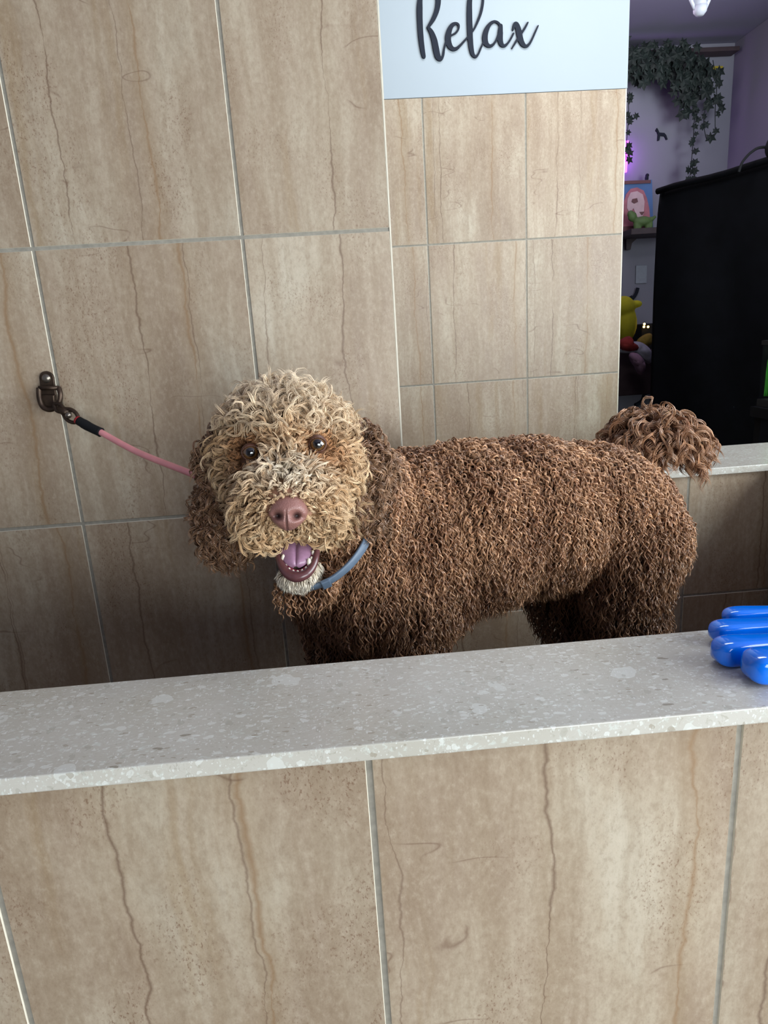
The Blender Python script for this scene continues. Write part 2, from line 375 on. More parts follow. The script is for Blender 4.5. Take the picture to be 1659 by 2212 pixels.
# ------------------------------------------------------------------ lettering
def lettering():
    S = 2.9625; Y = 2.3645
    def q(p): return at(810+p[0]/S, p[1]/S, Y)
    strokes = [
        ([(345, -60), (310, -55), (290, -10), (285, 60), (287, 150), (293, 240), (303, 320), (312, 366)], [10, 22, 30, 38, 36, 34, 30, 24]),
        ([(315, -35), (350, -62), (392, -50), (404, 0), (396, 65), (372, 125), (338, 178)], [10, 16, 30, 34, 32, 28, 16]),
        ([(338, 178), (360, 210), (378, 260), (390, 320), (402, 368), (418, 383), (434, 360), (442, 315), (452, 275), (468, 246)], [18, 30, 38, 40, 36, 22, 16, 12, 12, 10]),
        ([(460, 262), (486, 232), (515, 214), (533, 188), (533, 163), (515, 154), (492, 166), (474, 200), (466, 245), (474, 290), (494, 315), (520, 314), (548, 290), (575, 260), (600, 232)], [9, 10, 12, 12, 14, 18, 26, 34, 38, 36, 28, 20, 14, 12, 9]),
        ([(600, 232), (632, 190), (660, 130), (680, 70), (690, 0), (680, -48), (655, -62), (622, -50), (606, 0), (603, 90), (605, 180), (609, 260), (616, 320), (626, 354), (643, 366), (660, 348), (674, 315), (690, 278)], [10, 12, 16, 17, 15, 12, 14, 20, 30, 35, 36, 34, 30, 24, 17, 12, 12, 10]),
        ([(805, 178), (788, 152), (762, 142), (735, 158), (712, 195), (702, 240), (708, 280), (730, 298), (755, 288), (775, 258), (792, 210), (800, 172)], [14, 16, 16, 22, 32, 36, 34, 22, 15, 12, 12, 20]),
        ([(690, 278), (708, 255)], [10, 10]),
        ([(803, 168), (800, 215), (800, 262), (810, 290), (828, 296), (848, 280), (868, 250), (884, 218)], [24, 34, 34, 28, 18, 12, 12, 12]),
        ([(880, 195), (890, 160), (902, 156), (912, 180), (920, 215), (930, 258), (945, 288), (965, 299), (985, 285), (1005, 250), (1025, 205), (1042, 168)], [12, 18, 26, 34, 38, 36, 30, 20, 15, 12, 11, 8]),
        ([(976, 148), (955, 186), (932, 220), (905, 262), (875, 312)], [10, 14, 16, 14, 9]),
    ]
    mb = MB()
    s = 0.0
    for k, (P, Wd) in enumerate(strokes):
        Q = spline([(p[0], p[1]) for p in P], 8); Wn = np.interp(np.linspace(0, len(P)-1, len(Q)), range(len(P)), Wd)
        T = np.gradient(Q, axis=0); T /= np.linalg.norm(T, axis=1)[:, None]; N = np.stack([-T[:, 1], T[:, 0]], 1)
        V = []; F = []; n = len(Q)
        for i in range(n):
            a = Q[i]+N[i]*Wn[i]/2; b = Q[i]-N[i]*Wn[i]/2
            for p in (a, b):
                w3 = q(p); V.append(w3+np.array([0, -0.006, 0])); V.append(w3)
        for i in range(n-1):
            o = i*4; F += [(o, o+2, o+6, o+4), (o+1, o+5, o+7, o+3), (o, o+4, o+5, o+1), (o+2, o+3, o+7, o+6)]
        F += [(0, 1, 3, 2), (4*(n-1), 4*(n-1)+2, 4*(n-1)+3, 4*(n-1)+1)]
        mb.add(V, F)
        for p, wd in ((Q[0], Wn[0]), (Q[-1], Wn[-1])):     # rounded ends
            ring = [q(p+np.array([math.cos(t), math.sin(t)])*wd/2) for t in np.linspace(0, 2*math.pi, 14, endpoint=False)]
            V = [r_+np.array([0, -0.006, 0]) for r_ in ring]+ring
            mb.add(V, [tuple(range(14)), tuple(range(27, 13, -1))]+[(i, i+14, (i+1) % 14+14, (i+1) % 14) for i in range(14)])
    tmp = mb.obj('lettering_tmp', None, smooth=False)
    rm = tmp.modifiers.new('r', 'REMESH'); rm.mode = 'VOXEL'; rm.voxel_size = .0009
    me = bpy.data.meshes.new_from_object(tmp.evaluated_get(bpy.context.evaluated_depsgraph_get())); bpy.data.objects.remove(tmp)
    me.materials.clear(); me.materials.append(M['black']); o = bpy.data.objects.new('wall_lettering', me); C.objects.link(o)
    tag(o, 'black cut-out cursive word Relax fixed on the white wall above the tiles', 'wall lettering')
lettering()

# ------------------------------------------------------------------ wall hook and leash
YA = 1.1805
def hook():
    p = vat(103, 850, YA)
    t = thing('wall_hook', 'small brown steel tie-out hook screwed to the tiled wall left of the dog', 'hook', p)
    # plate: a rounded tongue
    pts = []
    def pp(px, py, d=0.0): return at(px, py, YA-d)
    c = pp(103, 817); u = pp(108, 860)-pp(103, 817); u /= np.linalg.norm(u); r = np.cross(u, (0, 1, 0)); r /= np.linalg.norm(r)
    wd = 0.0118; out = [c+wd*(math.cos(a)*r-math.sin(a)*u) for a in np.linspace(math.pi, 0, 15)]
    out += [c+u*0.034+r*wd*1.02, c+u*0.034-r*wd*1.02]
    if np.dot(out[0]-c, r) > 0: out = out[::-1]
    n = len(out); V = [o_+np.array([0, -h, 0]) for h in (0.0004, 0.005) for o_ in out]
    F = [tuple(range(n)), tuple(range(2*n-1, n-1, -1))]+[(i, i+n, (i+1) % n+n, (i+1) % n) for i in range(n)]
    bevel(mesh_obj('plate', V, F, M['blackmetal'], t, False), 0.001)
    m = MB(); m.ball(c+np.array([0, -0.006, 0]), (0.0075, 0.004, 0.0075), 16, 8); s_ = m.obj('screw', M['steel'], t)
    # holder body under the tongue
    V, F = prism([(-.012, -.0), (.012, 0), (.0115, .018), (.006, .027), (-.006, .027), (-.0115, .018)], 0.012, c+u*0.026, r, u, (0, -1, 0))
    bevel(mesh_obj('bracket', V, F, M['blackmetal'], t, False), 0.002)
    ring = [pp(84, 838, .014), pp(85, 860, .018), pp(92, 878, .02), (pp(106, 885, .022)), pp(120, 880, .022), pp(129, 866, .02), pp(130, 850, .018), pp(127, 838, .014)]
    m = MB(); m.tube(spline(ring, 8), 0.0042, 12); m.obj('ring', M['blackmetal'], t)
    m = MB(); m.tube([pp(84, 838, .0145), pp(127, 838, .0145)], 0.0036, 12); m.obj('pin', M['blackmetal'], t)
hook()
def leash():
    base = vat(165, 900, 1.14)
    t = thing('leash', 'pink coated cable leash clipped to the steel wall hook, leading to the dog', 'leash', base)
    a = at(120, 876, 1.152); b = at(168, 908, 1.135)
    u = b-a; Ln = np.linalg.norm(u); u /= Ln; r = np.cross(u, (0, 1, 0)); r /= np.linalg.norm(r); f = np.cross(r, u)
    m = MB()
    for sgn in (1, -1):
        loop = [a-u*0.004, a+u*0.006+r*sgn*0.006, a+u*Ln*.35+r*sgn*0.004, a+u*Ln*.6+r*sgn*0.009, a+u*Ln*.85+r*sgn*0.008, b+u*0.004]
        m.tube(spline(loop, 6), 0.0032, 10)
    m.tube([a+u*Ln*.18, a+u*Ln*.58], [0.0055, 0.0065], 12)
    m.obj('snap_hook', M['blackmetal'], t)
    m = MB(); m.ball(a+u*Ln*.66-f*0.004, 0.0055, 14, 8); m.obj('swivel', M['steel'], t)
    c0 = at(170, 909, 1.133); c1 = at(218, 934, 1.115)
    m = MB(); m.tube(spline([c0, c0*.5+c1*.5+np.array([0, 0, -.001]), c1], 6), [0.0072]*3+[.0078]*3+[.0074]*6+[.0078], 18); m.obj('sleeve', M['rubber'], t)
    m = MB(); m.tube([c0-u*.004, c0+u*.003], 0.0068, 14); m.obj('thread_wrap', M['red'], t)
    pts = [c1*0.75+c0*.25, c1, at(300, 978, 1.07), at(410, 1022, 1.0), at(455, 1044, .985)]
    m = MB(); m.tube(spline(pts, 10), 0.0052, 14); m.obj('cable', M['pink'], t)
leash()

# ------------------------------------------------------------------ blue brushes on the ledge
def brush(tipx, tipy, yy, dx, dz, rad, label, flat=0.8, tail=0.20, droop=0.0):
    tip = at(tipx, tipy, yy); d = np.array([1.0, dx, dz]); d /= np.linalg.norm(d)
    up = np.array([0, 0, 1.0]); up -= d*(up@d); up /= np.linalg.norm(up); sd = np.cross(up, d)
    t = thing('grooming_brush', label, 'brush', tip+d*0.08, 'blue brushes lying on the ledge')
    prof = [(0, .05), (.0008, .34), (.0028, .62), (.006, .83), (.011, .96), (.018, 1.0), (.028, .97), (.045, .86), (.07, .76), (.10, .74), (.13, .78), (.15, .62)]
    V = []; F = []; n = 28
    for s_, k in prof:
        for i in range(n):
            a = 2*math.pi*i/n; ca, sa = math.cos(a), math.sin(a)
            ex = 0.5
            x = math.copysign(abs(ca)**ex, ca)*rad*k*1.0; z = math.copysign(abs(sa)**ex, sa)*rad*k*flat
            V.append(tip+d*s_+sd*x+up*z)
    for j in range(len(prof)-1):
        for i in range(n): F.append((j*n+i, (j+1)*n+i, (j+1)*n+(i+1) % n, j*n+(i+1) % n))
    F.append(tuple(range(n))); F.append(tuple((len(prof)-1)*n+i for i in reversed(range(n))))
    o = mesh_obj('handle', V, F, M['blue'], t); sb = o.modifiers.new('sub', 'SUBSURF'); sb.levels = 1; sb.render_levels = 2
    c = tip+d*0.185
    Vh = []
    for (a_, b_) in ((-.04, -.0125), (.04, -.0125), (.04, .0125), (-.04, .0125)):
        Vh.append(c+d*a_+sd*b_-up*.004); 
    for (a_, b_) in ((-.04, -.0125), (.04, -.0125), (.04, .0125), (-.04, .0125)):
        Vh.append(c+d*a_+sd*b_+up*.006)
    bevel(mesh_obj('brush_head', Vh, [(0, 3, 2, 1), (4, 5, 6, 7), (0, 1, 5, 4), (1, 2, 6, 5), (2, 3, 7, 6), (3, 0, 4, 7)], M['blue'], t, False), .003, 3)
    m = MB()
    for i in range(9):
        for j in range(4):
            p = c+d*(-.034+.0085*i)+sd*(-.0096+.0064*j)+up*.006
            m.tube([p, p+up*.009, p+up*.013+d*.003], .0005, 4)
    m.obj('bristles', M['steel'], t)
RB = 0.0118
brush(1607, 1442, 0.534, 0.03, 0.0, .0166, 'blue brush handle nearest the front edge of the stone ledge, lowest in view', .86)
brush(1539, 1410, 0.569, 0.04, 0.0, .0143, 'thick rounded blue brush handle, second from the front of the ledge', .92)
brush(1532, 1367, 0.612, -0.02, 0.006, .0128, 'blue brush handle reaching farthest left, third from the front of the ledge', .85)
brush(1560, 1333, 0.646, -0.05, 0.0, .0108, 'slim blue brush handle at the back of the pile, sticking out over the tub', .85)

# ------------------------------------------------------------------ back room
YF = 4.0
def poly_px(pts, y): return [at(a, b, y) for a, b in pts]
def slab_px(mb, pts, y, th):
    P = poly_px(pts, y); n = len(P)
    V = [p for p in P]+[p+np.array([0, -th, 0]) for p in P]
    mb.add(V, [tuple(range(n)), tuple(range(2*n-1, n-1, -1))]+[(i, i+n, (i+1) % n+n, (i+1) % n) for i in range(n)])
M['ivy'] = plain('dark_ivy_leaf', (22, 34, 30), 0.65, noise=(30, 0.4))
M['wood'] = plain('dark_brown_wood', (62, 48, 52), 0.6, noise=(20, 0.2))
M['yellow'] = plain('yellow_plastic', (178, 158, 42), 0.6)
M['yellow2'] = plain('yellow_plush', (196, 190, 40), 0.9, noise=(30, 0.1))
M['olive'] = plain('olive_green_plastic', (92, 118, 66), 0.6, noise=(30, 0.15))
M['purple'] = plain('purple_led', (200, 60, 255), 0.5, emit=((190, 60, 255), 7))
M['warm_led'] = plain('warm_led', (255, 220, 150), 0.5, emit=((255, 200, 110), 6))
M['whitepl'] = plain('white_lamp_plastic', (225, 228, 240), 0.5)
M['plate'] = plain('outlet_plastic', (150, 156, 168), 0.5)
def leaf(mb, c, s, ang, tilt):
    out = [(0, .55), (.18, .25), (.5, .3), (.34, .0), (.42, -.28), (.12, -.2), (0, -.5), (-.12, -.2), (-.42, -.28), (-.34, 0), (-.5, .3), (-.18, .25)]
    ca, sa = math.cos(ang), math.sin(ang)
    V = []
    for x, z in out:
        X, Z = (x*ca-z*sa)*s, (x*sa+z*ca)*s
        V.append((c[0]+X, c[1]+X*tilt-abs(x)*s*.2, c[2]+Z))
    V.append((c[0], c[1]-.15*s, c[2])); n = len(out)
    V2 = [(a, b+0.0012, d) for a, b, d in V]
    mb.add(V, [(i, (i+1) % n, n) for i in range(n)]); mb.add(V2, [((i+1) % n, i, n) for i in range(n)])
def ivy(name, label, path_list, count, size, spread, seed):
    r = random.Random(seed)
    t = thing(name, label, 'plant', at(*path_list[0][0]), 'ivy in the back room')
    v = MB(); lf = MB()
    for P in path_list:
        Q = spline([at(*p) for p in P], 10); v.tube(Q, 0.002, 6)
        for k in range(count):
            c = Q[int(r.random()*(len(Q)-1))]+np.array([r.gauss(0, spread), -abs(r.gauss(0, spread*.6))-.01, r.gauss(0, spread*.8)])
            leaf(lf, c, size*r.uniform(.7, 1.25), r.uniform(2.2, 4.1), r.uniform(-.5, .5))
    v.obj('vine', M['ivy'], t); lf.obj('leaves', M['ivy'], t, False)
yv = 3.86
ivy('ivy_garland', 'dense dark green ivy garland piled along the high wall shelf', [[(1300, 130, yv), (1370, 135, yv), (1430, 132, yv), (1490, 140, yv)], [(1350, 150, yv), (1400, 155, yv), (1440, 140, yv)], [(1440, 120, yv), (1475, 150, yv), (1490, 180, yv)]], 70, .062, .04, 1)
ivy('ivy_garland', 'triangular ivy clump tapering down below the middle of the high shelf', [[(1450, 150, yv), (1465, 180, yv), (1470, 205, yv), (1472, 245, yv)], [(1480, 150, yv), (1490, 170, yv), (1485, 205, yv)], [(1505, 140, yv), (1520, 158, yv), (1515, 170, yv)]], 22, .062, .022, 2)
ivy('ivy_garland', 'long thin ivy strand hanging down to the black cover', [[(1497, 200, yv), (1500, 250, yv), (1496, 320, yv), (1490, 385, yv), (1486, 420, yv)]], 26, .038, .010, 3)
ivy('ivy_garland', 'sparse ivy strand hanging under the yellow bar', [[(1522, 150, yv), (1526, 210, yv), (1520, 265, yv), (1527, 305, yv)]], 9, .05, .010, 4)
ivy('ivy_garland', 'short ivy strand hanging nearest the corner of the back room', [[(1540, 130, yv), (1548, 185, yv), (1545, 235, yv), (1545, 285, yv)]], 9, .05, .010, 5)
ivy('ivy_garland', 'ivy strand partly hidden behind the edge of the tiled wall', [[(1356, 200, yv), (1358, 250, yv), (1354, 300, yv), (1352, 345, yv)]], 12, .04, .012, 6)
m = MB(); a = at(1300, 126, 3.99); b = at(1588, 112, 3.99); m.box((a[0], 3.91, b[2]-.02), (b[0]-.02, 3.99, b[2])); tag(bevel(m.obj('wall_shelf', M['wood'], smooth=False), .002), 'long dark wooden shelf high on the far wall, carrying the ivy', 'shelf')
m = MB(); slab_px(m, [(1498, 145), (1560, 144), (1560, 152), (1498, 151)], 3.999, .01); tag(m.obj('yellow_bar', M['yellow'], smooth=False), 'thin yellow bar hanging among the ivy under the high shelf', 'bar')
m = MB(); slab_px(m, [(1415, 283), (1418, 277), (1421, 282), (1423, 287), (1434, 288), (1438, 293), (1441, 302), (1438, 303), (1434, 295), (1425, 294), (1423, 304), (1419, 305), (1420, 292), (1418, 286)], 3.999, .008); tag(m.obj('dog_silhouette', M['black'], smooth=False), 'small black standing-dog cut-out on the far wall above the picture', 'wall decoration')
def lamp():
    t = thing('ceiling_lamp', 'white ceiling lamp with splayed arms at the top of the back room', 'lamp', vat(1512, -20, 2.9))
    m = MB()
    for p in ((1484, -20), (1540, -20), (1500, -30), (1524, -30)):
        m.tube([at(p[0], p[1], 2.9), at(1512+(p[0]-1512)*.4, 20, 2.9)], 0.0065, 10)
    m.obj('arms', M['whitepl'], t)
    m = MB(); c = at(1512, 26, 2.9)
    m.tube([c+np.array([0, 0, .02]), c, c-np.array([0, 0, .012])], [.026, .024, .014], 20); m.obj('hub', M['whitepl'], t)
    m = MB(); c = at(1512, -34, 2.9); m.tube([c, c+np.array([0, 0, 2.731-c[2]])], [.10, .07], 24); m.obj('mount', M['whitepl'], t)
    m = MB(); m.tube([at(1512, -30, 2.9), at(1512, 14, 2.9)], [.03, .022], 16); m.obj('tube_shade', M['whitepl'], t)
lamp()
# purple light strip behind the tiled wall's edge
m = MB(); m.tube([at(1354, 305, 3.97), at(1349, 372, 3.97)], .012, 10); tag(m.obj('led_strip', M['purple']), 'glowing purple light strip on the far wall, half behind the tiled wall edge', 'light')
pl = bpy.data.lights.new('purple_glow', 'POINT'); pl.energy = .5; pl.color = (.62, .2, 1); pl.shadow_soft_size = .05
po = bpy.data.objects.new('purple_glow', pl); C.objects.link(po); po.location = at(1342, 335, 3.90)
pl = bpy.data.lights.new('pink_room_light', 'AREA'); pl.energy = 2.2; pl.color = (.95, .80, 1); pl.size = .5
po = bpy.data.objects.new('pink_room_light', pl); C.objects.link(po); po.location = (1.2, 3.2, 2.6); po.rotation_euler = (0, -0.9, 0)
def picture():
    t = thing('dog_picture', 'blue portrait picture of a shaggy pink-toned dog leaning on the wall shelf', 'picture', vat(1375, 500, 3.93))
    M['canvas'] = plain('blue_canvas', (78, 110, 160), .7, noise=(6, .2)); M['rose'] = plain('rose_paint', (176, 110, 122), .7, noise=(25, .2)); M['palepink'] = plain('pale_pink_paint', (206, 176, 182), .7, noise=(20, .15)); M['brownpaint'] = plain('brown_frame_paint', (104, 62, 66), .6)
    m = MB(); slab_px(m, [(1330, 393), (1405, 390), (1408, 500), (1330, 503)], 3.95, .02); m.obj('canvas', M['canvas'], t, False)
    m = MB(); slab_px(m, [(1330, 392), (1405, 389), (1405, 396), (1330, 399)], 3.928, .006); m.obj('top_strip', M['brownpaint'], t, False); m = MB(); slab_px(m, [(1330, 490), (1408, 487), (1408, 500), (1330, 503)], 3.928, .006); m.obj('bottom_strip', M['brownpaint'], t, False)
    m = MB(); slab_px(m, [(1342, 490), (1346, 440), (1352, 420), (1362, 408), (1376, 405), (1390, 412), (1397, 428), (1402, 450), (1405, 486)], 3.929, .003)
    hd = m.obj('painted_fur', M['rose'], t, False)
    m = MB(); slab_px(m, [(1355, 430), (1362, 416), (1376, 413), (1388, 420), (1392, 436), (1390, 462), (1386, 470), (1376, 470), (1368, 450), (1360, 460), (1354, 450)], 3.925, .003); m.obj('painted_face', M['palepink'], t, False)
    m = MB(); slab_px(m, [(1366, 430), (1376, 428), (1378, 436), (1370, 440), (1364, 436)], 3.921, .002); m.obj('painted_eye', M['brownpaint'], t, False); m = MB(); slab_px(m, [(1381, 458), (1392, 457), (1388, 464), (1386, 465)], 3.921, .002); m.obj('painted_mouth', M['brownpaint'], t, False)
picture()
def figurines():
    t = mesh_ = MB()
    P = lambda px, py: at(px, py, 3.86)
    r = .011
    for c, rr in (((1388, 478), (.052, .024, .026)), ((1366, 468), (.024, .02, .026)), ((1362, 462), (.018, .017, .018))):
        t.ball(P(*c), rr, 18, 12)
    for a, b in (((1374, 484), (1374, 499)), ((1380, 484), (1380, 499)), ((1398, 484), (1398, 498)), ((1404, 482), (1405, 498))): t.tube([P(*a), P(*b)], [.016, .012], 10)
    t.tube(spline([P(1402, 474), P(1410, 472), P(1416, 467)], 5), [.012]*6+[.009]*5, 10); t.tube([P(1362, 464), P(1357, 467)], [.012, .008], 10)
    o = t.obj('dog_figurine', M['olive']); rm = o.modifiers.new('r', 'REMESH'); rm.mode = 'VOXEL'; rm.voxel_size = .005; rm.use_smooth_shade = True
    tag(o, 'olive green toy dog standing on the wall shelf in front of the blue picture', 'figurine')
    m = MB(); P = lambda px, py: at(px, py, 3.94)
    m.ball(P(1397, 385), (.010, .01, .018), 12, 8); m.ball(P(1398, 379), .010, 12, 8); m.tube([P(1394, 391), P(1400, 391)], .006, 8)
    tag(m.obj('black_figurine', M['black']), 'tiny black figure on top of the blue picture', 'figurine')
figurines()
def shelf_low():
    t = thing('bracket_shelf', 'short dark wooden shelf on a curved bracket under the blue picture', 'shelf', vat(1385, 503, 3.95))
    a = at(1330, 506, 3.99); b = at(1425, 498, 3.99)
    m = MB(); m.box((a[0], 3.78, a[2]-.03), (b[0], 3.995, a[2])); bevel(m.obj('board', M['wood'], t, False), .002)
    m = MB(); slab_px(m, [(1350, 508), (1395, 508), (1375, 514), (1362, 526), (1359, 540), (1350, 540)], 3.995, .02); m.obj('bracket', M['wood'], t, False)
shelf_low()
m = MB(); slab_px(m, [(1373, 574), (1397, 573), (1396, 612), (1372, 613)], 3.999, .006); tag(bevel(m.obj('wall_plate', M['plate'], smooth=False), .002), 'small grey wall plate below the bracket shelf', 'wall plate')
def counter():
    a = at(1336, 765, 3.98); b = at(1416, 765, 3.98)
    z = at(1380, 756, 3.6)[2]
    m = MB(); m.box((1.35, 3.45, z-.22), (2.2, 3.99, z)); tag(bevel(m.obj('dark_cabinet', M['wood'], smooth=False), .004), 'dark wooden cabinet against the far wall holding cloths and toys', 'cabinet')
    m = MB()
    P = lambda px, py, y=3.6: at(px, py, y)
    body = [((1350, 700), (.062, .05, .10)), ((1346, 665), (.062, .05, .06)), ((1372, 657), (.038, .026, .020)), ((1352, 652), (.03, .03, .022))]
    for c, rr in body: m.ball(P(*c), rr, 20, 12)
    o = m.obj('yellow_toy', M['yellow2']); rm = o.modifiers.new('r', 'REMESH'); rm.mode = 'VOXEL'; rm.voxel_size = .008; rm.use_smooth_shade = True
    tag(o, 'yellow plush toy with a stubby snout standing on the dark cabinet', 'toy')
    m = MB(); m.box((1.62, 3.62, z), (1.86, 3.9, z+.13)); o = bevel(m.obj('black_speaker', M['rubber'], smooth=False), .004); tag(o, 'black box with small warm lights behind the yellow toy', 'box')
    m = MB()
    for p in ((1391, 706), (1400, 706), (1392, 700)): m.ball(at(*p, 3.6), .006, 10, 6)
    c = m.obj('indicator_lights', M['warm_led']); child(c, o)
    # cloths
    cols = [('striped_cloth', (176, 176, 190), [(1338, 748), (1365, 742), (1385, 744), (1403, 760), (1403, 782), (1385, 772), (1360, 760), (1338, 758)], 'pale grey striped cloth bundled on the dark cabinet'),
            ('pink_cloth', (150, 118, 140), [(1362, 765), (1376, 768), (1386, 780), (1389, 792), (1386, 805), (1380, 803), (1372, 788), (1364, 776)], 'mauve cloth hanging over the front of the dark cabinet'),
            ('red_cloth', (150, 48, 44), [(1340, 738), (1358, 730), (1364, 742), (1376, 752), (1362, 757), (1342, 750)], 'red cloth tucked under the yellow toy'),
            ('mustard_cloth', (150, 128, 52), [(1378, 738), (1390, 728), (1404, 724), (1404, 740), (1390, 748), (1380, 750)], 'mustard cloth lying behind the striped cloth')]
    for k, (nm, col, pts, lab) in enumerate(cols):
        mt = plain(nm, col, .9, noise=(30, .2)); P_ = spline(pts, 4, closed=True)
        yy = (3.40, 3.345, 3.38, 3.50)[k]; V = [at(p[0], p[1], yy) for p in P_]; n = len(V); cc = np.mean(V, axis=0)
        VV = list(V); 
        for s_, dy in ((.75, -.02), (.4, -.03)): VV += [cc+(v-cc)*s_+np.array([0, dy+.003*math.sin(i*.9), 0]) for i, v in enumerate(V)]
        VV.append(cc+np.array([0, -.033, 0]))
        F = []
        for j in range(2):
            for i in range(n): F.append((j*n+i, j*n+(i+1) % n, (j+1)*n+(i+1) % n, (j+1)*n+i))
        F += [(2*n+i, 2*n+(i+1) % n, 3*n) for i in range(n)]
        o = mesh_obj(nm, VV, F, mt); so = o.modifiers.new('s', 'SOLIDIFY'); so.thickness = .01; tag(o, lab, 'cloth')
    m = MB(); m.tube(spline([at(1378, 622, 3.988), at(1374, 634, 3.988), at(1366, 645, 3.988), at(1362, 640, 3.988)], 5), .010, 8); tag(m.obj('black_clip', M['black']), 'black clip-on gadget above the yellow toy', 'clip')
    m = MB(); m.tube(spline([at(1394, 845, 3.7), at(1388, 865, 3.7), at(1372, 876, 3.7)], 6), .012, 8); tag(m.obj('black_hose', M['black']), 'black hose loop below the dark cabinet', 'hose')
counter()
def cover():
    # black cloth over a tall crate; its long side runs towards the camera and out of the frame
    a = np.array([1.346, 2.90]); d = np.array([.165, -.45]); d /= np.linalg.norm(d); nrm = np.array([d[1], -d[0]])  # left-facing
    if nrm[0] > 0: nrm = -nrm
    LZ, TOP = .98, 1.839
    t = thing('covered_crate', 'tall crate draped in black cloth behind the stone ledge', 'crate', (1.7, 2.4, 0))
    nu, nv = 70, 60
    r = np.random.default_rng(4); V = []; F = []
    def off(u, v):   # folds
        return .010*math.sin(7*u+3*v+1.5*math.sin(4*v))+.008*math.sin(17*u-6*v)+.012*math.sin(5*(u+v*1.4))*v
    corners = [a, a+d*LZ, a+d*LZ-nrm*.52, a-nrm*.52]
    seg = []
    for i in range(4):
        p, q_ = corners[i], corners[(i+1) % 4]; e = q_-p; ee = e/np.linalg.norm(e); nn = np.array([ee[1], -ee[0]])
        if np.dot(nn, (p+q_)/2-np.mean(corners, axis=0)) < 0: nn = -nn
        for k in range(nu): seg.append((p+e*k/nu, nn))
    ns = len(seg)
    for j in range(nv+1):
        v = j/nv; z = TOP-(TOP-.05)*v
        for i, (p, nn) in enumerate(seg):
            o = off(i/nu, v)*min(1, v*4)-.012*max(0, 1-v*12)**2
            V.append((p[0]+nn[0]*o, p[1]+nn[1]*o, z))
    for j in range(nv):
        for i in range(ns): F.append((j*ns+i, (j+1)*ns+i, (j+1)*ns+(i+1) % ns, j*ns+(i+1) % ns))
    F.append(tuple(range(ns)))
    mesh_obj('cloth_cover', V, F, M['velvet'], t)
    P = [a+d*LZ*k/12+nrm*.004 for k in range(13)]
    m = MB(); m.tube([(p[0], p[1], TOP-.006+.003*math.sin(i*1.3)) for i, p in enumerate(P)], .012, 8); m.obj('cover_hem', M['velvet'], t)
    # cable over the top
    m = MB(); m.tube(spline([at(1596, 372, 2.45), at(1604, 350, 2.45), at(1624, 328, 2.45), at(1648, 318, 2.44), at(1700, 322, 2.4)], 8), .0045, 8)
    tag(m.obj('black_cable', M['rubber']), 'black cable arching over the top of the black cover', 'cable')
    m = MB(); m.ball(at(1668, 318, 2.42), (.018, .03, .035), 14, 10); tag(m.obj('black_plug', M['rubber']), 'black plug at the end of the arching cable', 'plug')
    # lit planted tank at the edge of the frame, in front of the cover
    y0 = 1.70
    t2 = thing('planted_tank', 'lit glass tank with green plants at the right edge of the black cover', 'tank', vat(1690, 860, y0+.25))
    p0 = at(1640, 745, y0+.254); p1 = at(1639, 862, y0+.254)
    x0 = p1[0]; z0, z1 = p1[2], p0[2]
    k = NT('tank_glass'); k.b.inputs['Transmission Weight'].default_value = 1; k.b.inputs['Roughness'].default_value = .02; k.b.inputs['Base Color'].default_value = (.85, .95, .95, 1); k.b.inputs['IOR'].default_value = 1.05
    m = MB()
    m.box((x0, y0, z0), (x0+.36, y0+.004, z1)); m.box((x0, y0+.25, z0), (x0+.36, y0+.254, z1)); m.box((x0, y0+.005, z0), (x0+.004, y0+.249, z1))
    m.obj('glass', k.m, t2, False)
    m = MB(); m.box((x0-.003, y0-.004, z0-.02), (x0+.363, y0+.258, z0)); m.box((x0-.003, y0-.004, z1), (x0+.363, y0+.258, z1+.012)); m.obj('frame', M['rubber'], t2, False)
    m = MB(); rr = random.Random(5)
    for i in range(260): m.ball((x0+rr.uniform(.01, .3), y0+rr.uniform(.01, .2), z0+.006+rr.uniform(0, .02)), rr.uniform(.005, .010), 7, 5)
    g = m.obj('gravel', plain('tank_gravel', (120, 110, 96), .8, noise=(40, .4)), t2); 
    m = MB()
    for i in range(110):
        bx, by = x0+.008+.3*rr.random()**1.6, y0+rr.uniform(.015, .2)
        h = rr.uniform(.08, .17); m.tube(spline([(bx, by, z0+.02), (bx+rr.uniform(-.01, .01), by, z0+h*.6), (bx+rr.uniform(-.02, .02), by, z0+h)], 4), [.0035]*6+[.002, .0015, .0008], 5)
    for i in range(60):
        bx, by = x0+rr.uniform(.004, .03), y0+rr.uniform(.10, .24); h = rr.uniform(.07, .15)
        m.tube(spline([(bx, by, z0+.01), (bx+rr.uniform(-.003, .01), by, z0+h*.6), (bx+rr.uniform(0, .01), by, z0+h)], 4), [.003]*6+[.002, .0015, .0008], 5)
    m.obj('plants', plain('bright_green_plant', (60, 170, 40), .5, noise=(40, .3)), t2)
    ll = bpy.data.lights.new('tank_lamp', 'AREA'); ll.energy = 2.5; ll.size = .2; ll.color = (.8, 1, .8)
    lo = bpy.data.objects.new('tank_lamp', ll); C.objects.link(lo); lo.location = (x0+.2, y0+.12, z1-.01); lo.rotation_euler = (0, 0, 0)
    # stand for the tank
    m = MB(); m.box((x0-.02, y0-.01, z0-.05), (x0+.38, y0+.26, z0-.021)); 
    for lx in (x0-.01, x0+.34):
        for ly in (y0, y0+.22): m.box((lx, ly, 0), (lx+.03, ly+.03, z0-.05))
    tag(m.obj('tank_stand', M['velvet'], smooth=False), 'black stand carrying the planted tank', 'stand')
cover()

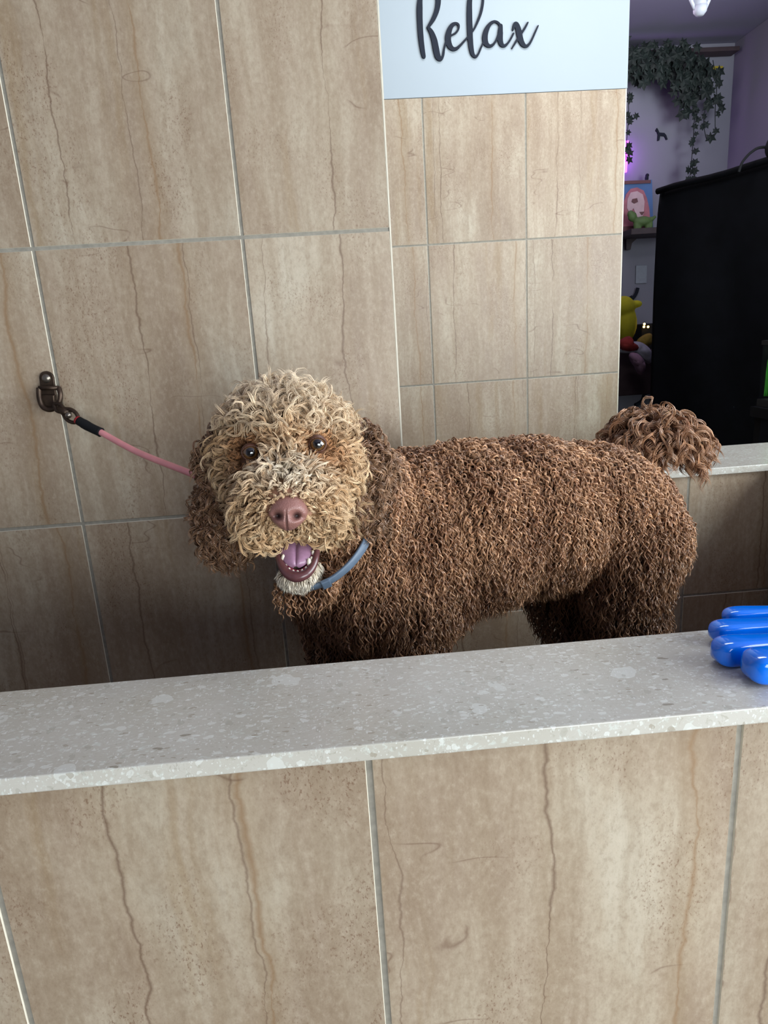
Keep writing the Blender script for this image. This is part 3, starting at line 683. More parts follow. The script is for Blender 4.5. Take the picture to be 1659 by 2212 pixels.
# ------------------------------------------------------------------ the dog
def K(px, py, y):      # metres per picture pixel at that point, for reading sizes off the photograph
    return float(np.dot(at(px, py, y)-np.array([0, 0, CZ]), AF))/FPX
DOGP = vat(900, 1300, 0.97); DOGP = Vector((DOGP[0], 0.97, TUBZ))
dog = thing('dog', 'curly brown poodle mix with a pale face, mouth open, standing in the tiled tub', 'dog', DOGP)
BASIS = np.array([AX, AU, AF]).T        # right, up, away
class Blob:
    def __init__(s): s.mb = MB()
    def e(s, px, py, y, rx, ry, rd, ang=0.0):
        """ellipsoid: half sizes rx, ry in picture px, rd in metres away from the viewer; ang turns it in the picture"""
        k = K(px, py, y); ca, sa = math.cos(ang), math.sin(ang)
        rot = BASIS @ np.array([[ca, -sa, 0], [sa, ca, 0], [0, 0, 1]])
        s.mb.ball(at(px, py, y), (rx*k, ry*k, rd), 28, 18, rot)
    def limb(s, pts):
        P = np.array([at(a, b, c) if not isinstance(a, tuple) else a for a, b, c, r in pts]); R_ = [r for *_, r in pts]
        Q = spline(P, 6); Rn = np.interp(np.linspace(0, len(P)-1, len(Q)), range(len(P)), R_); s.mb.tube(Q, Rn, 20)
        for q_, r in zip(Q[::3], Rn[::3]): s.mb.ball(q_, r, 16, 10)
        s.mb.ball(Q[-1], Rn[-1], 16, 10)
def remesh(mb, name, voxel, smooth):
    o = mb.obj(name+'_tmp', None)
    m = o.modifiers.new('r', 'REMESH'); m.mode = 'VOXEL'; m.voxel_size = voxel; m.use_smooth_shade = True
    if smooth: s_ = o.modifiers.new('s', 'SMOOTH'); s_.iterations = smooth; s_.factor = .6
    dg = bpy.context.evaluated_depsgraph_get(); me = bpy.data.meshes.new_from_object(o.evaluated_get(dg))
    old = o.data; bpy.data.objects.remove(o); bpy.data.meshes.remove(old)
    me.name = name; return me
b = Blob()
# trunk
b.e(900, 1165, 0.985, 140, 165, .100, -.1)
b.e(1020, 1120, 1.00, 160, 140, .105, .03)
b.e(1150, 1095, 1.02, 160, 122, .105, -.04)
b.e(1270, 1085, 1.04, 140, 100, .10, -.12)
b.e(1345, 1115, 1.055, 80, 98, .095)
b.e(802, 1225, 0.955, 104, 120, .085, .2)
# neck
b.e(790, 1100, 0.945, 95, 120, .078, .3)
b.e(720, 1090, 0.92, 85, 110, .07)
# skull, brow, cheeks, muzzle
b.e(622, 988, 0.870, 124, 100, .080)
b.e(628, 1020, 0.850, 118, 90, .075)
b.e(625, 1085, 0.805, 84, 66, .070)
b.e(590, 1112, 0.790, 54, 40, .046)
b.e(664, 1104, 0.790, 52, 40, .046)
# lower jaw
b.e(648, 1215, 0.835, 44, 50, .030)
b.e(642, 1238, 0.812, 37, 28, .026)
# ears
b.e(500, 1010, 0.892, 40, 80, .018, .15); b.e(487, 1100, 0.892, 42, 84, .016, .05)
b.e(768, 988, 0.900, 32, 58, .018, -.1); b.e(790, 1040, 0.888, 32, 76, .016, -.1)
# legs: near front, far front, near hind, far hind
def toz(px, py, y, z): q_ = at(px, py, y); return np.array([q_[0], y, z])
def limb3(pts):
    P = np.array([p for p, r in pts]); R_ = [r for p, r in pts]; Q = spline(P, 6); Rn = np.interp(np.linspace(0, len(P)-1, len(Q)), range(len(P)), R_)
    b.mb.tube(Q, Rn, 20)
    for q_, r in zip(Q[::2], Rn[::2]): b.mb.ball(q_, r, 16, 10)
    b.mb.ball(Q[-1], Rn[-1], 16, 10)
for (x, y) in ((885, .925), (745, 1.0)):
    t_ = at(x, 1270, y); e_ = at(x-5, 1330, y)
    zf = TUBZ+.028
    limb3([(t_, .055), (e_, .040), (np.array([e_[0], y, .80]), .028), (np.array([e_[0]-.003, y-.004, .70]), .024), (np.array([e_[0]-.004, y-.012, zf]), .024), (np.array([e_[0]-.006, y-.038, TUBZ+.020]), .019)])
for (x, y) in ((1358, 1.01), (1225, 1.12)):
    t_ = at(x, 1150, y); e_ = at(x-8, 1270, y)
    limb3([(t_, .068), (e_, .045), (np.array([e_[0]+.03, y+.01, .80]), .030), (np.array([e_[0]+.055, y+.01, .745]), .022), (np.array([e_[0]+.04, y, .68]), .021), (np.array([e_[0]+.035, y, TUBZ+.028]), .024), (np.array([e_[0]+.005, y-.01, TUBZ+.02]), .020)])
# tail: rises from the rump and curls over
tail_pts = [at(1385, 1050, 1.08), at(1372, 1000, 1.10), at(1385, 965, 1.11), at(1420, 950, 1.11), at(1452, 965, 1.105)]
Q = spline(np.array(tail_pts), 6); b.mb.tube(Q, np.linspace(.028, .014, len(Q)), 16)
for q_, r in zip(Q, np.linspace(.028, .014, len(Q))): b.mb.ball(q_, r, 12, 8)
body_me = remesh(b.mb, 'body', .0055, 6)
bv = np.empty(len(body_me.vertices)*3); body_me.vertices.foreach_get('co', bv); bv = bv.reshape(-1, 3)

def px_of(P):
    d = np.asarray(P)-np.array([0, 0, CZ]); z = d@AF
    return np.stack([829.5+FPX*(d@AX)/z, 1106-FPX*(d@AU)/z, d[:, 1]], 1)
def col(*c): return np.array(lin(c))
# coat regions are decided by where a hair root stands on the dog (its own measured places)
REF = {n: at(*p) for n, p in dict(top=(630, 850, .87), eyeL=(540, 977, .80), eyeR=(688, 960, .80), nose=(622, 1108, .735), chin=(645, 1255, .79), earL=(475, 1105, .892), earR=(800, 1040, .90), tail=(1420, 965, 1.11), mouth=(641, 1195, .80)).items()}
def regions(P):
    """per point: masks for head, ears, tail, muzzle, chin, body"""
    q = px_of(P); x, y = q[:, 0], q[:, 1]; dep = q[:, 2]
    tail = (np.linalg.norm((P-REF['tail']), axis=1) < .085) & (y < 1045) & (x > 1330)
    earL = (((x-485)/64)**2+((y-1070)/165)**2 < 1) & (dep > .862) & (x < 540)
    earR = (x > 745) & (x < 826) & (y > 905) & (y < 1120) & (dep < .945) & (dep > .862)
    head = (x < 790) & (dep < .965) & ~earL & ~earR & (((x-618)/166)**2+((y-1010)/175)**2 < 1) & ~((y > 1130) & (dep > .90))
    muz = head & (np.linalg.norm((P-at(622, 1100, .79))*np.array([1, .8, 1]), axis=1) < .062)
    chin = (np.linalg.norm(P-REF['chin'], axis=1) < .042) & (dep < .86)
    return dict(tail=tail, earL=earL, earR=earR, head=head, muz=muz, chin=chin)

# skin tint of the continuous body
def skin_colors(P):
    R_ = regions(P); c = np.tile(col(58, 34, 22), (len(P), 1))
    c[R_['head']] = col(140, 104, 72); c[R_['muz']] = col(132, 98, 68); dEy = np.minimum(np.linalg.norm(P-REF['eyeL'], axis=1), np.linalg.norm(P-REF['eyeR'], axis=1)); c[(dEy < .026)] = col(104, 68, 42); c[np.linalg.norm(P-REF['nose'], axis=1) < .030] = col(150, 108, 84); c[R_['chin']] = col(205, 185, 160); c[R_['tail']] = col(90, 58, 40)
    for k_ in ('earL', 'earR'): c[R_[k_]] = col(66, 42, 28)
    return c
def set_col(me, cols):
    A = me.attributes.new('fur_col', 'FLOAT_COLOR', 'POINT'); A.data.foreach_set('color', np.hstack([cols, np.ones((len(cols), 1))]).astype(np.float32).ravel())
M['skin'] = fur_material('dog_skin', .6); M['fur'] = fur_material('curly_coat', .28, .7); M['dryfur'] = fur_material('dry_face_hair', .55, .4)
set_col(body_me, skin_colors(bv)); body_me.materials.append(M['skin'])
body_me.polygons.foreach_set('use_smooth', [True]*len(body_me.polygons))
body = bpy.data.objects.new('body', body_me); C.objects.link(body); child(body, dog)

# ---- surface sampling
body_me.calc_loop_triangles()
tri = np.empty(len(body_me.loop_triangles)*3, int); body_me.loop_triangles.foreach_get('vertices', tri); tri = tri.reshape(-1, 3)
vn = np.zeros_like(bv); fn = np.cross(bv[tri[:, 1]]-bv[tri[:, 0]], bv[tri[:, 2]]-bv[tri[:, 0]])
for i in range(3): np.add.at(vn, tri[:, i], fn)
vn /= np.linalg.norm(vn, axis=1)[:, None]+1e-12
farea = np.linalg.norm(fn, axis=1)/2; cdf = np.cumsum(farea); AREA = cdf[-1]; cdf /= AREA
def sample(n, r):
    t = np.searchsorted(cdf, r.random(n)); a, b_ = r.random(n), r.random(n); s_ = a+b_ > 1; a[s_], b_[s_] = 1-a[s_], 1-b_[s_]
    T = tri[t]; P = bv[T[:, 0]]*(1-a-b_)[:, None]+bv[T[:, 1]]*a[:, None]+bv[T[:, 2]]*b_[:, None]
    N = vn[T[:, 0]]*(1-a-b_)[:, None]+vn[T[:, 1]]*a[:, None]+vn[T[:, 2]]*b_[:, None]
    return P, N/(np.linalg.norm(N, axis=1)[:, None]+1e-12)
def unit(a): return a/(np.linalg.norm(a, axis=-1, keepdims=True)+1e-12)
def locks(name, P, N, comb, length, lift, coil, turns, width, c0, c1, mat, parent, strands=2, steps=24, sides=3, r=None, sag=1.0, open_=.0, clump=.55, avoid=(), bundle=.0010, var=.17):
    """curly locks: each follows a combed path from its root and winds round it; strands = hairs per lock"""
    n = len(P); f = lambda a: np.full(n, a, float) if np.isscalar(a) else np.asarray(a, float)
    length, lift, coil, turns, width, sag = map(f, (length, lift, coil, turns, width, sag))
    G_ = np.array([0, 0, -1.0])
    pos = P.copy(); path = [pos.copy()]; dirs = []
    ct = comb-N*np.sum(comb*N, 1)[:, None]
    for k in range(steps-1):
        t = k/(steps-1)
        d = unit(N*(lift*(1-t)**1.5*1.6+.10)[:, None]+ct*(0.35+.65*t)*1.0+G_*(sag*t*.9)[:, None])
        dirs.append(d); pos = pos+d*(length/(steps-1))[:, None]; path.append(pos.copy())
    dirs.append(dirs[-1]); path = np.stack(path, 1); D = np.stack(dirs, 1)
    ok_ = np.ones(n, bool)
    for c_, r_ in avoid: ok_ &= ~np.any(np.linalg.norm(path-c_, axis=2) < r_, axis=1)
    path, D, coil, turns, width, c0, c1 = path[ok_], D[ok_], coil[ok_], turns[ok_], width[ok_], c0[ok_], c1[ok_]; n = int(ok_.sum())
    ref = unit(r.normal(size=(n, 3))); U = unit(np.cross(D, ref[:, None, :])); W_ = np.cross(D, U)
    tt = np.linspace(0, 1, steps)
    ph0 = r.random(n)*2*math.pi; hand = np.where(r.random(n) < .5, -1, 1)
    env = np.minimum(1, tt*4)[None, :]*(1-.25*tt[None, :]+open_*tt[None, :])
    phL = ph0[:, None]+hand[:, None]*turns[:, None]*2*math.pi*tt[None, :]**.9+(.7*np.sin(tt[None, :]*(3+5*r.random((n, 1)))+6.28*r.random((n, 1))))
    allV = []; allC = []; lockj = r.normal(0, var, (n, 1, 1))
    cc = c0[:, None, :]*(1-tt[None, :, None])+c1[:, None, :]*tt[None, :, None]
    for s_ in range(strands):
        off = (s_-(strands-1)/2)
        ph = phL+r.normal(0, clump, (n, 1))+r.normal(0, clump, (n, 1))*tt[None, :]
        rad = coil[:, None]*env*(1+r.normal(0, .10, (n, 1)))
        X = path+(rad*np.cos(ph))[..., None]*U+(rad*np.sin(ph))[..., None]*W_
        ba = r.random(n)*2*math.pi; br = bundle*np.sqrt(r.random(n)); be = (np.minimum(1, .35+tt*3)*(1.05-.8*tt))[None, :]
        X = X+(br[:, None]*be*np.cos(ba)[:, None])[..., None]*U+(br[:, None]*be*np.sin(ba)[:, None])[..., None]*W_+D*(r.normal(0, bundle*.8, n))[:, None, None]
        T = unit(np.gradient(X, axis=1)); A_ = (np.cos(ph)*1.0)[..., None]*U+np.sin(ph)[..., None]*W_; A_ = unit(A_-T*np.sum(A_*T, -1, keepdims=True)); B_ = np.cross(T, A_)
        wd = width[:, None]*(.75+.5*np.sin(tt*math.pi))[None, :]*np.clip((1-tt)*5, .12, 1)[None, :]*np.clip(.55+tt*4, 0, 1)[None, :]
        rings = [X+wd[..., None]*(math.cos(a)*A_+math.sin(a)*B_) for a in np.arange(sides)*2*math.pi/sides]
        allV.append(np.stack(rings, 2)); jit = np.clip((1+lockj+r.normal(0, .05, (n, 1, 1))), .35, 1.6)
        allC.append(np.repeat((cc*jit)[:, :, None, :], sides, 2))
    V = np.concatenate(allV).reshape(-1, 3); Cc = np.clip(np.concatenate(allC).reshape(-1, 3), 0.001, 1)
    m_ = n*strands
    base = (np.arange(m_)*steps*sides)[:, None, None]; k = (np.arange(steps-1)*sides)[None, :, None]; i = np.arange(sides)[None, None, :]; j = (i+1) % sides
    F = np.stack([base+k+i, base+k+j, base+k+sides+j, base+k+sides+i], -1).reshape(-1, 4)
    me = bpy.data.meshes.new(name); me.vertices.add(len(V)); me.vertices.foreach_set('co', V.astype(np.float32).ravel())
    me.loops.add(F.size); me.loops.foreach_set('vertex_index', F.astype(np.int32).ravel())
    me.polygons.add(len(F)); me.polygons.foreach_set('loop_start', np.arange(0, F.size, 4, dtype=np.int32))
    me.polygons.foreach_set('use_smooth', np.ones(len(F), bool)); me.update(calc_edges=False)
    set_col(me, Cc); me.materials.append(mat)
    o = bpy.data.objects.new(name, me); C.objects.link(o); child(o, parent); return o

# ---- collar: a strap round the neck
col_pts = [(608, 1262, .838), (622, 1272, .818), (650, 1275, .808), (685, 1266, .803), (720, 1250, .806), (752, 1224, .815), (776, 1195, .83), (792, 1166, .848), (800, 1130, .88), (800, 1080, .93), (770, 1050, .98), (700, 1060, 1.0), (630, 1120, .98), (634, 1190, .93), (618, 1236, .88)]
COL = spline([at(*p) for p in col_pts], 10, closed=True)
def make_collar():
    axis = unit(at(900, 1130, 1.0)-at(640, 1130, .86)); cen = COL.mean(0)
    V = []; F = []; n = len(COL); T = np.roll(COL, -1, 0)-np.roll(COL, 1, 0); T = unit(T)
    hw, th = .0058, .0022
    for i in range(n):
        out = COL[i]-cen; out = unit(out-axis*(out@axis)); wv = unit(np.cross(T[i], out))
        for a, b_ in ((-1, -.6), (-.8, -1), (.8, -1), (1, -.6), (1, .6), (.8, 1), (-.8, 1), (-1, .6)): V.append(COL[i]+wv*hw*a+out*th*b_)
    for i in range(n):
        for j in range(8): F.append((i*8+j, i*8+(j+1) % 8, ((i+1) % n)*8+(j+1) % 8, ((i+1) % n)*8+j))
    M['strap'] = plain('grey_blue_strap', (92, 108, 126), .45, noise=(60, .1))
    o = mesh_obj('collar', V, F, M['strap'], dog); o['label'] = 'slate blue strap collar'
    k = 35; c = COL[k]; out = COL[k]-cen; out = unit(out-axis*(out@axis)); wv = unit(np.cross(T[k], out)); t_ = T[k]
    V = []
    for h in (-.001, .0045):
        for a, b_ in ((-.006, -.0078), (.006, -.0078), (.006, .0078), (-.006, .0078)): V.append(c+t_*a+wv*b_+out*h)
    kp = mesh_obj('keeper', V, [(0, 3, 2, 1), (4, 5, 6, 7), (0, 1, 5, 4), (1, 2, 6, 5), (2, 3, 7, 6), (3, 0, 4, 7)], M['strap'], None, False); bevel(kp, .0012)
    kp.parent = o; kp.matrix_parent_inverse = Matrix.Identity(4)
make_collar()

def grow():
    r = np.random.default_rng(5)
    P, N = sample(54000, r); Rg = regions(P); q = px_of(P); x, y, dep = q.T
    face = N@(-AF) # facing the viewer
    keep = np.ones(len(P), bool)
    dE = np.minimum(np.linalg.norm(P-REF['eyeL'], axis=1), np.linalg.norm(P-REF['eyeR'], axis=1))
    dN = np.linalg.norm((P-REF['nose']), axis=1)
    dM = np.sqrt(((x-641)/46)**2+((y-1203)/46)**2)
    keep &= ~((dM < 1) & (dep < .90)); keep &= dN > .030
    dC = np.min(np.linalg.norm(P[:, None, :]-COL[None, ::4, :], axis=2), axis=1)
    headm = Rg['head'] | Rg['muz']; ears = Rg['earL'] | Rg['earR']; chin = Rg['chin'] & ~headm
    other = ~(headm | ears | Rg['tail'] | chin)
    D0 = np.array([0, 0, -1.0])
    def nz(s): return (np.sin(P[:, 0]*s+1.3)*np.sin(P[:, 2]*s*1.1+.4)*np.sin(P[:, 1]*s*.9+2))
    # ------- body coat
    k = other & keep & (dC > .011)
    back = face < -.25
    k &= ~(back & (r.random(len(P)) < .86))
    low = (P[:, 2] < .93) | (y > 1430); k &= ~(low & (r.random(len(P)) < .72))
    i = np.where(k)[0]; n = len(i); Pi, Ni = P[i], N[i]
    hgt = np.clip((Pi[:, 2]-.95)/.25, 0, 1)
    comb = np.tile(D0, (n, 1))+np.array([.25, 0, 0])*np.clip(1-abs(Ni[:, 2:3]-1), 0, 1)*0+r.normal(0, .22, (n, 3))
    top = np.clip(Ni[:, 2], 0, 1); comb = comb*(1-top[:, None]*.5)+np.array([.5, -.3, 0])*top[:, None]
    mix = np.clip(.5+.35*nz(38)[i]+r.normal(0, .28, n), 0, 1)[:, None]
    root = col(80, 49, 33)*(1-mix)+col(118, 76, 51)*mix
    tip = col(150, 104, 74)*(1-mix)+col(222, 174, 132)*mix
    dark = np.clip((1.05-Pi[:, 2])/.12, 0, 1)[:, None]*.45      # shade on legs and belly fringe, put into the hair colour
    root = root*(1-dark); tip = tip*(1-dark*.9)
    ln = .036+.016*r.random(n)+.016*np.clip((1.10-Pi[:, 2])/.10, 0, 1)-.008*top
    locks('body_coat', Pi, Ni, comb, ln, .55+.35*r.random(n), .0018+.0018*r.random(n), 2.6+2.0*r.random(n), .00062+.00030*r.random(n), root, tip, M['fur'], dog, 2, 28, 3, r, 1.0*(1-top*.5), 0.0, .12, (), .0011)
    # ------- ears: longer, looser, wet
    for nm in ('earL', 'earR'):
        Pq, Nq = sample(60000, r); Rq = regions(Pq); qq = px_of(Pq); sel = np.where(Rq[nm])[0][:1100]
        Pi, Ni = Pq[sel], Nq[sel]; n = len(sel)
        comb = np.tile(D0, (n, 1))+r.normal(0, .40, (n, 3)); mix = np.clip(r.normal(.5 if nm == 'earL' else .8, .3, n), 0, 1)[:, None]
        root = col(58, 34, 22)*(1-mix)+col(92, 58, 38)*mix; tip = col(120, 84, 60)*(1-mix)+col(178, 140, 108)*mix
        locks('ear_hair', Pi, Ni, comb, .036+.018*r.random(n), .35+.3*r.random(n), .0036+.002*r.random(n), 2.0+1.4*r.random(n), .00042+.0002*r.random(n), root, tip, M['fur'], dog, 5, 26, 3, r, 1.0, 0, .15, (), .0020)
    # ------- tail plume: long wavy locks falling from the curl of the tail
    Pq, Nq = sample(90000, r); Rq = regions(Pq); sel = np.where(Rq['tail'])[0][:760]; Pi, Ni = Pq[sel], Nq[sel]; n = len(sel)
    out = unit(Pi-at(1410, 1000, 1.11)); comb = out*.35+D0*.8+r.normal(0, .2, (n, 3)); mix = np.clip(r.normal(.5, .3, n), 0, 1)[:, None]
    root = col(88, 54, 36)*(1-mix)+col(126, 84, 58)*mix; tip = col(140, 98, 70)*(1-mix)+col(196, 152, 116)*mix
    locks('tail_plume', Pi, unit(Ni*.5+out), comb, .066+.026*r.random(n), .80+.3*r.random(n), .0065+.003*r.random(n), 1.6+.9*r.random(n), .00048+.0002*r.random(n), root, tip, M['fur'], dog, 7, 26, 3, r, 1.1, 0, .12, (), .0030)
    # ------- head: topknot and face
    Pq, Nq = sample(60000, r); Rq = regions(Pq); qq = px_of(Pq); x, y, dep = qq.T
    dE = np.minimum(np.linalg.norm(Pq-REF['eyeL'], axis=1), np.linalg.norm(Pq-REF['eyeR'], axis=1)); dN = np.linalg.norm(Pq-REF['nose'], axis=1)
    dM = ((x-641)/42)**2+((y-1205)/46)**2
    hm = (Rq['head'] | Rq['muz'])
    ok = hm & (dN > np.where(qq[:, 1] < 1095, .0165, .0210)) & ~((dM < 1) & (dep < .9)) & (dE > np.where(qq[:, 1] < 962, .0128, .0150))
    sel = np.where(ok)[0]; sel = sel[r.random(len(sel)) < .97][:6400]; Pi, Ni = Pq[sel], Nq[sel]; n = len(sel)
    xi, yi = x[sel], y[sel]; de = dE[sel]
    topk = np.clip((948-yi)/70, 0, 1); muz = Rq['muz'][sel]*1.0
    cen = at(628, 1000, .87); rad_ = unit(Pi-cen)
    nose = REF['nose']; away = unit(Pi-nose)
    # hair of the face combs away from the nose and out to the cheeks, then down
    comb = away*1.0+D0*.7+r.normal(0, .35, (n, 3)); comb[topk > .3] = (rad_*.6+r.normal(0, .8, (n, 3))+np.array([0, 0, .1]))[topk > .3]
    bridge = np.exp(-(((xi-622)/46)**2+((yi-1030)/34)**2))
    warmc = np.exp(-((de-.014)/.017)**2)*np.clip((yi-925)/25, 0, 1)
    mix = np.clip(r.normal(.5, .28, n), 0, 1)[:, None]
    root = col(160, 120, 82)*(1-mix)+col(190, 152, 112)*mix; tip = col(208, 170, 126)*(1-mix)+col(238, 212, 174)*mix
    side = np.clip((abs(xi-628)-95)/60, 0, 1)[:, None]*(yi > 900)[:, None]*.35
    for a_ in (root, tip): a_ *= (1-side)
    tk = topk[:, None]*.85; tip = tip*(1-tk)+col(242, 226, 202)*tk; root = root*(1-tk)+col(200, 176, 146)*tk
    bw = bridge[:, None]; tip = tip*(1-bw)+col(238, 226, 206)*bw; root = root*(1-bw)+col(216, 196, 168)*bw
    ww = (warmc*.9)[:, None]; tip = tip*(1-ww)+col(178, 120, 72)*ww; root = root*(1-ww)+col(136, 88, 52)*ww
    ln = .028+.014*r.random(n)+.018*topk+.010*np.clip((abs(xi-628)-90)/60, 0, 1)
    ln *= np.clip(.20+(de-.012)/.040, .20, 1); ln *= np.clip(.2+(dN[sel]-.022)/.035, .2, 1); ln *= 1-.25*bridge; ln *= np.where((yi > 1112) & (abs(xi-640) < 62) & (dN[sel] < .06), .50, 1.0)
    AV = [(at(541, 979, .783), .0098), (at(686, 961, .783), .0100), (at(641, 1203, .79), .0205), (at(622, 1108, .730), .0150)]
    cl = (.0034+.0024*r.random(n))*np.clip(ln/.034, .25, 1.4)+.002*topk
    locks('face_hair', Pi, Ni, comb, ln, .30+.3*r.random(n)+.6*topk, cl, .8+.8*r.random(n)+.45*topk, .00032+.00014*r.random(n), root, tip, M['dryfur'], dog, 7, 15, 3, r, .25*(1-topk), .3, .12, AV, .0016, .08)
    # ------- chin: white short beard
    Pq, Nq = sample(220000, r); Rq = regions(Pq); qq = px_of(Pq); x, y, dep = qq.T
    sel = np.where(Rq['chin'] & ~(((x-641)/44)**2+((y-1198)/48)**2 < 1))[0][:1500]; Pi, Ni = Pq[sel], Nq[sel]; n = len(sel)
    comb = D0*1.0+unit(Pi-at(641, 1205, .80))*.6+r.normal(0, .2, (n, 3)); mix = r.random((n, 1))
    root = col(190, 170, 145)*(1-mix)+col(215, 200, 178)*mix; tip = col(222, 210, 190)*(1-mix)+col(240, 232, 218)*mix
    locks('chin_beard', Pi, Ni, comb, .012+.006*r.random(n), .25, .0014, .8, .0005, root, tip, M['dryfur'], dog, 3, 12, 3, r, .3, 0, .4, [(at(641, 1198, .79), .0235)])
grow()

# ---- eyes
def eye(px, py, yy, nm_lab):
    c = at(px, py, yy); R_ = .0100
    look = unit(np.array([0, 0, CZ])-c+np.array([0, 0, .0])); ux = unit(np.cross(look, (0, 0, 1))); uy = np.cross(ux, look)
    V = []; F = []; n, m_ = 32, 24; cols = []
    for j in range(m_+1):
        th = math.pi*j/m_
        for i in range(n):
            ph = 2*math.pi*i/n; V.append(c+R_*(math.cos(th)*look+math.sin(th)*(math.cos(ph)*ux+math.sin(ph)*uy)))
            s_ = math.sin(th) if th < math.pi/2 else 1.1
            cols.append(col(12, 11, 12) if s_ < .60 else (col(92, 62, 32) if s_ < .90 else col(54, 30, 24)))
    for j in range(m_):
        for i in range(n): F.append((j*n+i, (j+1)*n+i, (j+1)*n+(i+1) % n, j*n+(i+1) % n))
    k = fur_material('wet_eye', .05, .8) if 'eye' not in M else M['eye']; M['eye'] = k; k.node_tree.nodes['Principled BSDF'].inputs['Coat Weight'].default_value = 1
    o = mesh_obj('eye', V, F, k, dog); set_col(o.data, np.array(cols))
    # lids: a thin shell over the eyeball with an almond opening
    V = []; F = []; n, m_ = 56, 34
    for j in range(m_+1):
        th = math.pi*.62*j/m_
        for i in range(n):
            ph = 2*math.pi*i/n; V.append(c+R_*1.045*(math.cos(th)*look+math.sin(th)*(math.cos(ph)*ux+math.sin(ph)*uy)))
    def openp(i, j):
        th = math.pi*.62*(j+.5)/m_; ph = 2*math.pi*(i+.5)/n
        if th > math.pi/2: return False
        x_, y_ = math.sin(th)*math.cos(ph)/.90, math.sin(th)*math.sin(ph)
        if abs(x_) >= 1: return False
        h = (1-x_*x_)**.6; return -.80*h < y_ < .68*h
    for j in range(m_):
        for i in range(n):
            if not openp(i, j): F.append((j*n+i, (j+1)*n+i, (j+1)*n+(i+1) % n, j*n+(i+1) % n))
    M.setdefault('lid', plain('eyelid_skin', (88, 56, 44), .5))
    l = mesh_obj('eyelid', V, F, M['lid'], dog); so = l.modifiers.new('s', 'SOLIDIFY'); so.thickness = .0007
eye(541, 977, .7945, ''); eye(686, 959, .7945, '')

# ---- nose
def nose():
    c = at(622, 1108, .742); look = -AF; ux, uy = AX, AU
    n, m_ = 64, 48; V = []; cols = []
    for j in range(m_+1):
        th = math.pi*j/m_
        for i in range(n):
            ph = 2*math.pi*i/n; a = math.sin(th)*math.cos(ph); b_ = math.sin(th)*math.sin(ph); w_ = math.cos(th)
            # broad top, narrow base
            wd = .0222*(1-.26*max(0, -b_)**1.3+.02*b_); ht = .0200
            X, Y_, Z_ = a*wd, b_*ht, w_*.017
            dip = 0
            for sx in (-1, 1):
                dx, dy = (a*1.0-sx*.48)/.27, (b_+.16)/.24
                g_ = math.exp(-(dx*dx+dy*dy)*1.1)*(w_ > 0); dip += g_
                dx, dy = (a-sx*.88)/.2, (b_+.28)/.10; dip += .35*math.exp(-(dx*dx+dy*dy))*(w_ > -.2)
            gr = math.exp(-(a/.055)**2)*(1/(1+math.exp((b_+.05)*10)))*(w_ > -.1)
            Z_ -= dip*.012+gr*.0035
            Z_ += .0015*math.exp(-((abs(a)-.5)/.22)**2-((b_+.5)/.18)**2)
            V.append(c+ux*X+uy*Y_+look*Z_)
            cc = col(140, 98, 90)*(1-min(1, max(0, dip-.35)*1.6))+col(34, 16, 18)*min(1, max(0, dip-.35)*1.6)
            cols.append(cc*(1-.35*gr))
    F = []
    for j in range(m_):
        for i in range(n): F.append((j*n+i, (j+1)*n+i, (j+1)*n+(i+1) % n, j*n+(i+1) % n))
    k = NT('nose_leather'); a = k.n('ShaderNodeAttribute', attribute_name='fur_col'); k.l(a.outputs['Color'], k.b.inputs['Base Color']); k.b.inputs['Roughness'].default_value = .38
    tc = k.n('ShaderNodeTexCoord').outputs['Object']; vo = k.n('ShaderNodeTexVoronoi', Scale=700.0); k.l(tc, vo.inputs['Vector']); k.bump(vo.outputs['Distance'], .35, .0008)
    o = mesh_obj('nose', V, F, k.m, dog); set_col(o.data, np.array(cols))
nose()

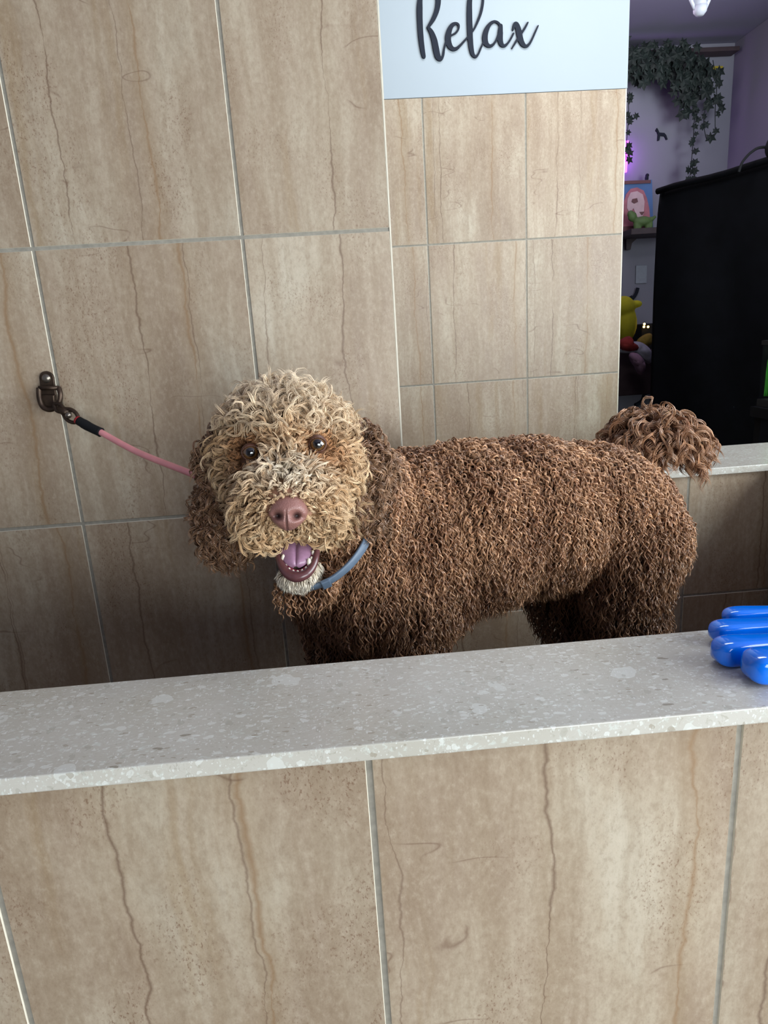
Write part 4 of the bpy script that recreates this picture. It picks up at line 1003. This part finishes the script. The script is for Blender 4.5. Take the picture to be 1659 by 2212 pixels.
# ---- open mouth: lip, gum, tongue, teeth
def mouth():
    rim = [(596, 1160, .822), (598, 1185, .806), (605, 1212, .790), (618, 1236, .778), (638, 1246, .772), (660, 1241, .772), (676, 1222, .780), (684, 1194, .792), (684, 1160, .815)]
    Rm = spline([at(*p) for p in rim], 8)
    M['lip'] = plain('mauve_lip', (98, 60, 62), .28, coat=.4, noise=(200, .12)); M['tongue'] = plain('pink_tongue', (160, 120, 146), .35, coat=.3, noise=(300, .08))
    M['gum'] = plain('wet_gum', (150, 62, 78), .25, coat=.5); M['tooth'] = plain('ivory_tooth', (236, 226, 206), .25, coat=.4); M['throat'] = plain('dark_throat', (66, 26, 34), .5)
    m = MB(); m.tube(Rm, np.interp(np.linspace(0, 1, len(Rm)), [0, .25, .5, .75, 1], [.0030, .0048, .0068, .0048, .0030]), 14); m.obj('lower_lip', M['lip'], dog)
    # floor of the mouth, a trough inside the lip
    def ring(s, dd):
        cx = at(641, 1192, .812); return [cx+(p-cx)*s+AF*dd for p in Rm]
    V = []; F = []; n = len(Rm)
    for s_, dd in ((.98, 0), (.86, .006), (.6, .016), (.3, .022), (.02, .024)): V += ring(s_, dd)
    for j in range(4):
        for i in range(n-1): F.append((j*n+i, j*n+i+1, (j+1)*n+i+1, (j+1)*n+i))
    o = mesh_obj('mouth_floor', V, F, M['throat'], dog)
    g = MB(); g.tube([p for p in ring(.84, .002)][3:-3], .0038, 12); g.obj('gum', M['gum'], dog)
    g = MB(); c = at(641, 1155, .845); g.ball(c, (.030, .02, .020), 20, 12); g.obj('palate', M['throat'], dog)
    # tongue: a grooved slab lying in the trough, rising at the back
    sp = [((641, 1148), .835, 36), ((641, 1160), .824, 36), ((641, 1174), .811, 36), ((640, 1188), .800, 34), ((640, 1202), .792, 31), ((640, 1214), .786, 25), ((640, 1222), .784, 15), ((640, 1226), .785, 5)]
    V = []; F = []; nn = 17
    SPx = spline([(a[0], a[1], yy, w_) for a, yy, w_ in sp], 4)
    for a0, a1, yy, w_ in SPx:
        for i in range(nn):
            u_ = -1+2*i/(nn-1); k_ = K(a0, a1, yy)
            p = at(a0, a1, yy)+AX*u_*w_*k_
            hgt = .0045*(1-abs(u_)**3)-.0040*math.exp(-(u_/.11)**2)
            V.append(p-AF*hgt*.8+AU*hgt*.6)
    for j in range(len(SPx)-1):
        for i in range(nn-1): F.append((j*nn+i, j*nn+i+1, (j+1)*nn+i+1, (j+1)*nn+i))
    o = mesh_obj('tongue', V, F, M['tongue'], dog); so = o.modifiers.new('s', 'SOLIDIFY'); so.thickness = .004; so.offset = 0
    so = o.modifiers.new('v', 'SUBSURF'); so.levels = 1; so.render_levels = 1
    # teeth
    A = ring(.86, -.001)
    nT = 14
    for k in range(nT):
        s_ = (.08+.84*k/(nT-1))*(len(A)-1); i = int(s_); p = A[i]+(A[min(i+1, len(A)-1)]-A[i])*(s_-i)
        big = 1.9 if k in (3, nT-4) else (.8 if 3 < k < nT-4 else 1.05)
        cx = at(641, 1180, .82); inw = unit(cx-p); up_ = unit(AU*.8-AF*.35+inw*.15)
        m = MB(); m.tube([p, p+up_*.0022*big, p+up_*.0042*big, p+up_*.0052*big], [.0021*big**.5, .0022*big**.5, .0015*big**.5, .0003], 10); m.obj('tooth', M['tooth'], dog)
    # upper lip
    U_ = spline([at(*p) for p in [(590, 1158, .808), (605, 1160, .798), (622, 1156, .790), (641, 1152, .786), (660, 1156, .790), (676, 1160, .798), (690, 1158, .808)]], 8)
    m = MB(); m.tube(U_, .0032, 12); m.obj('upper_lip', M['lip'], dog)
mouth()
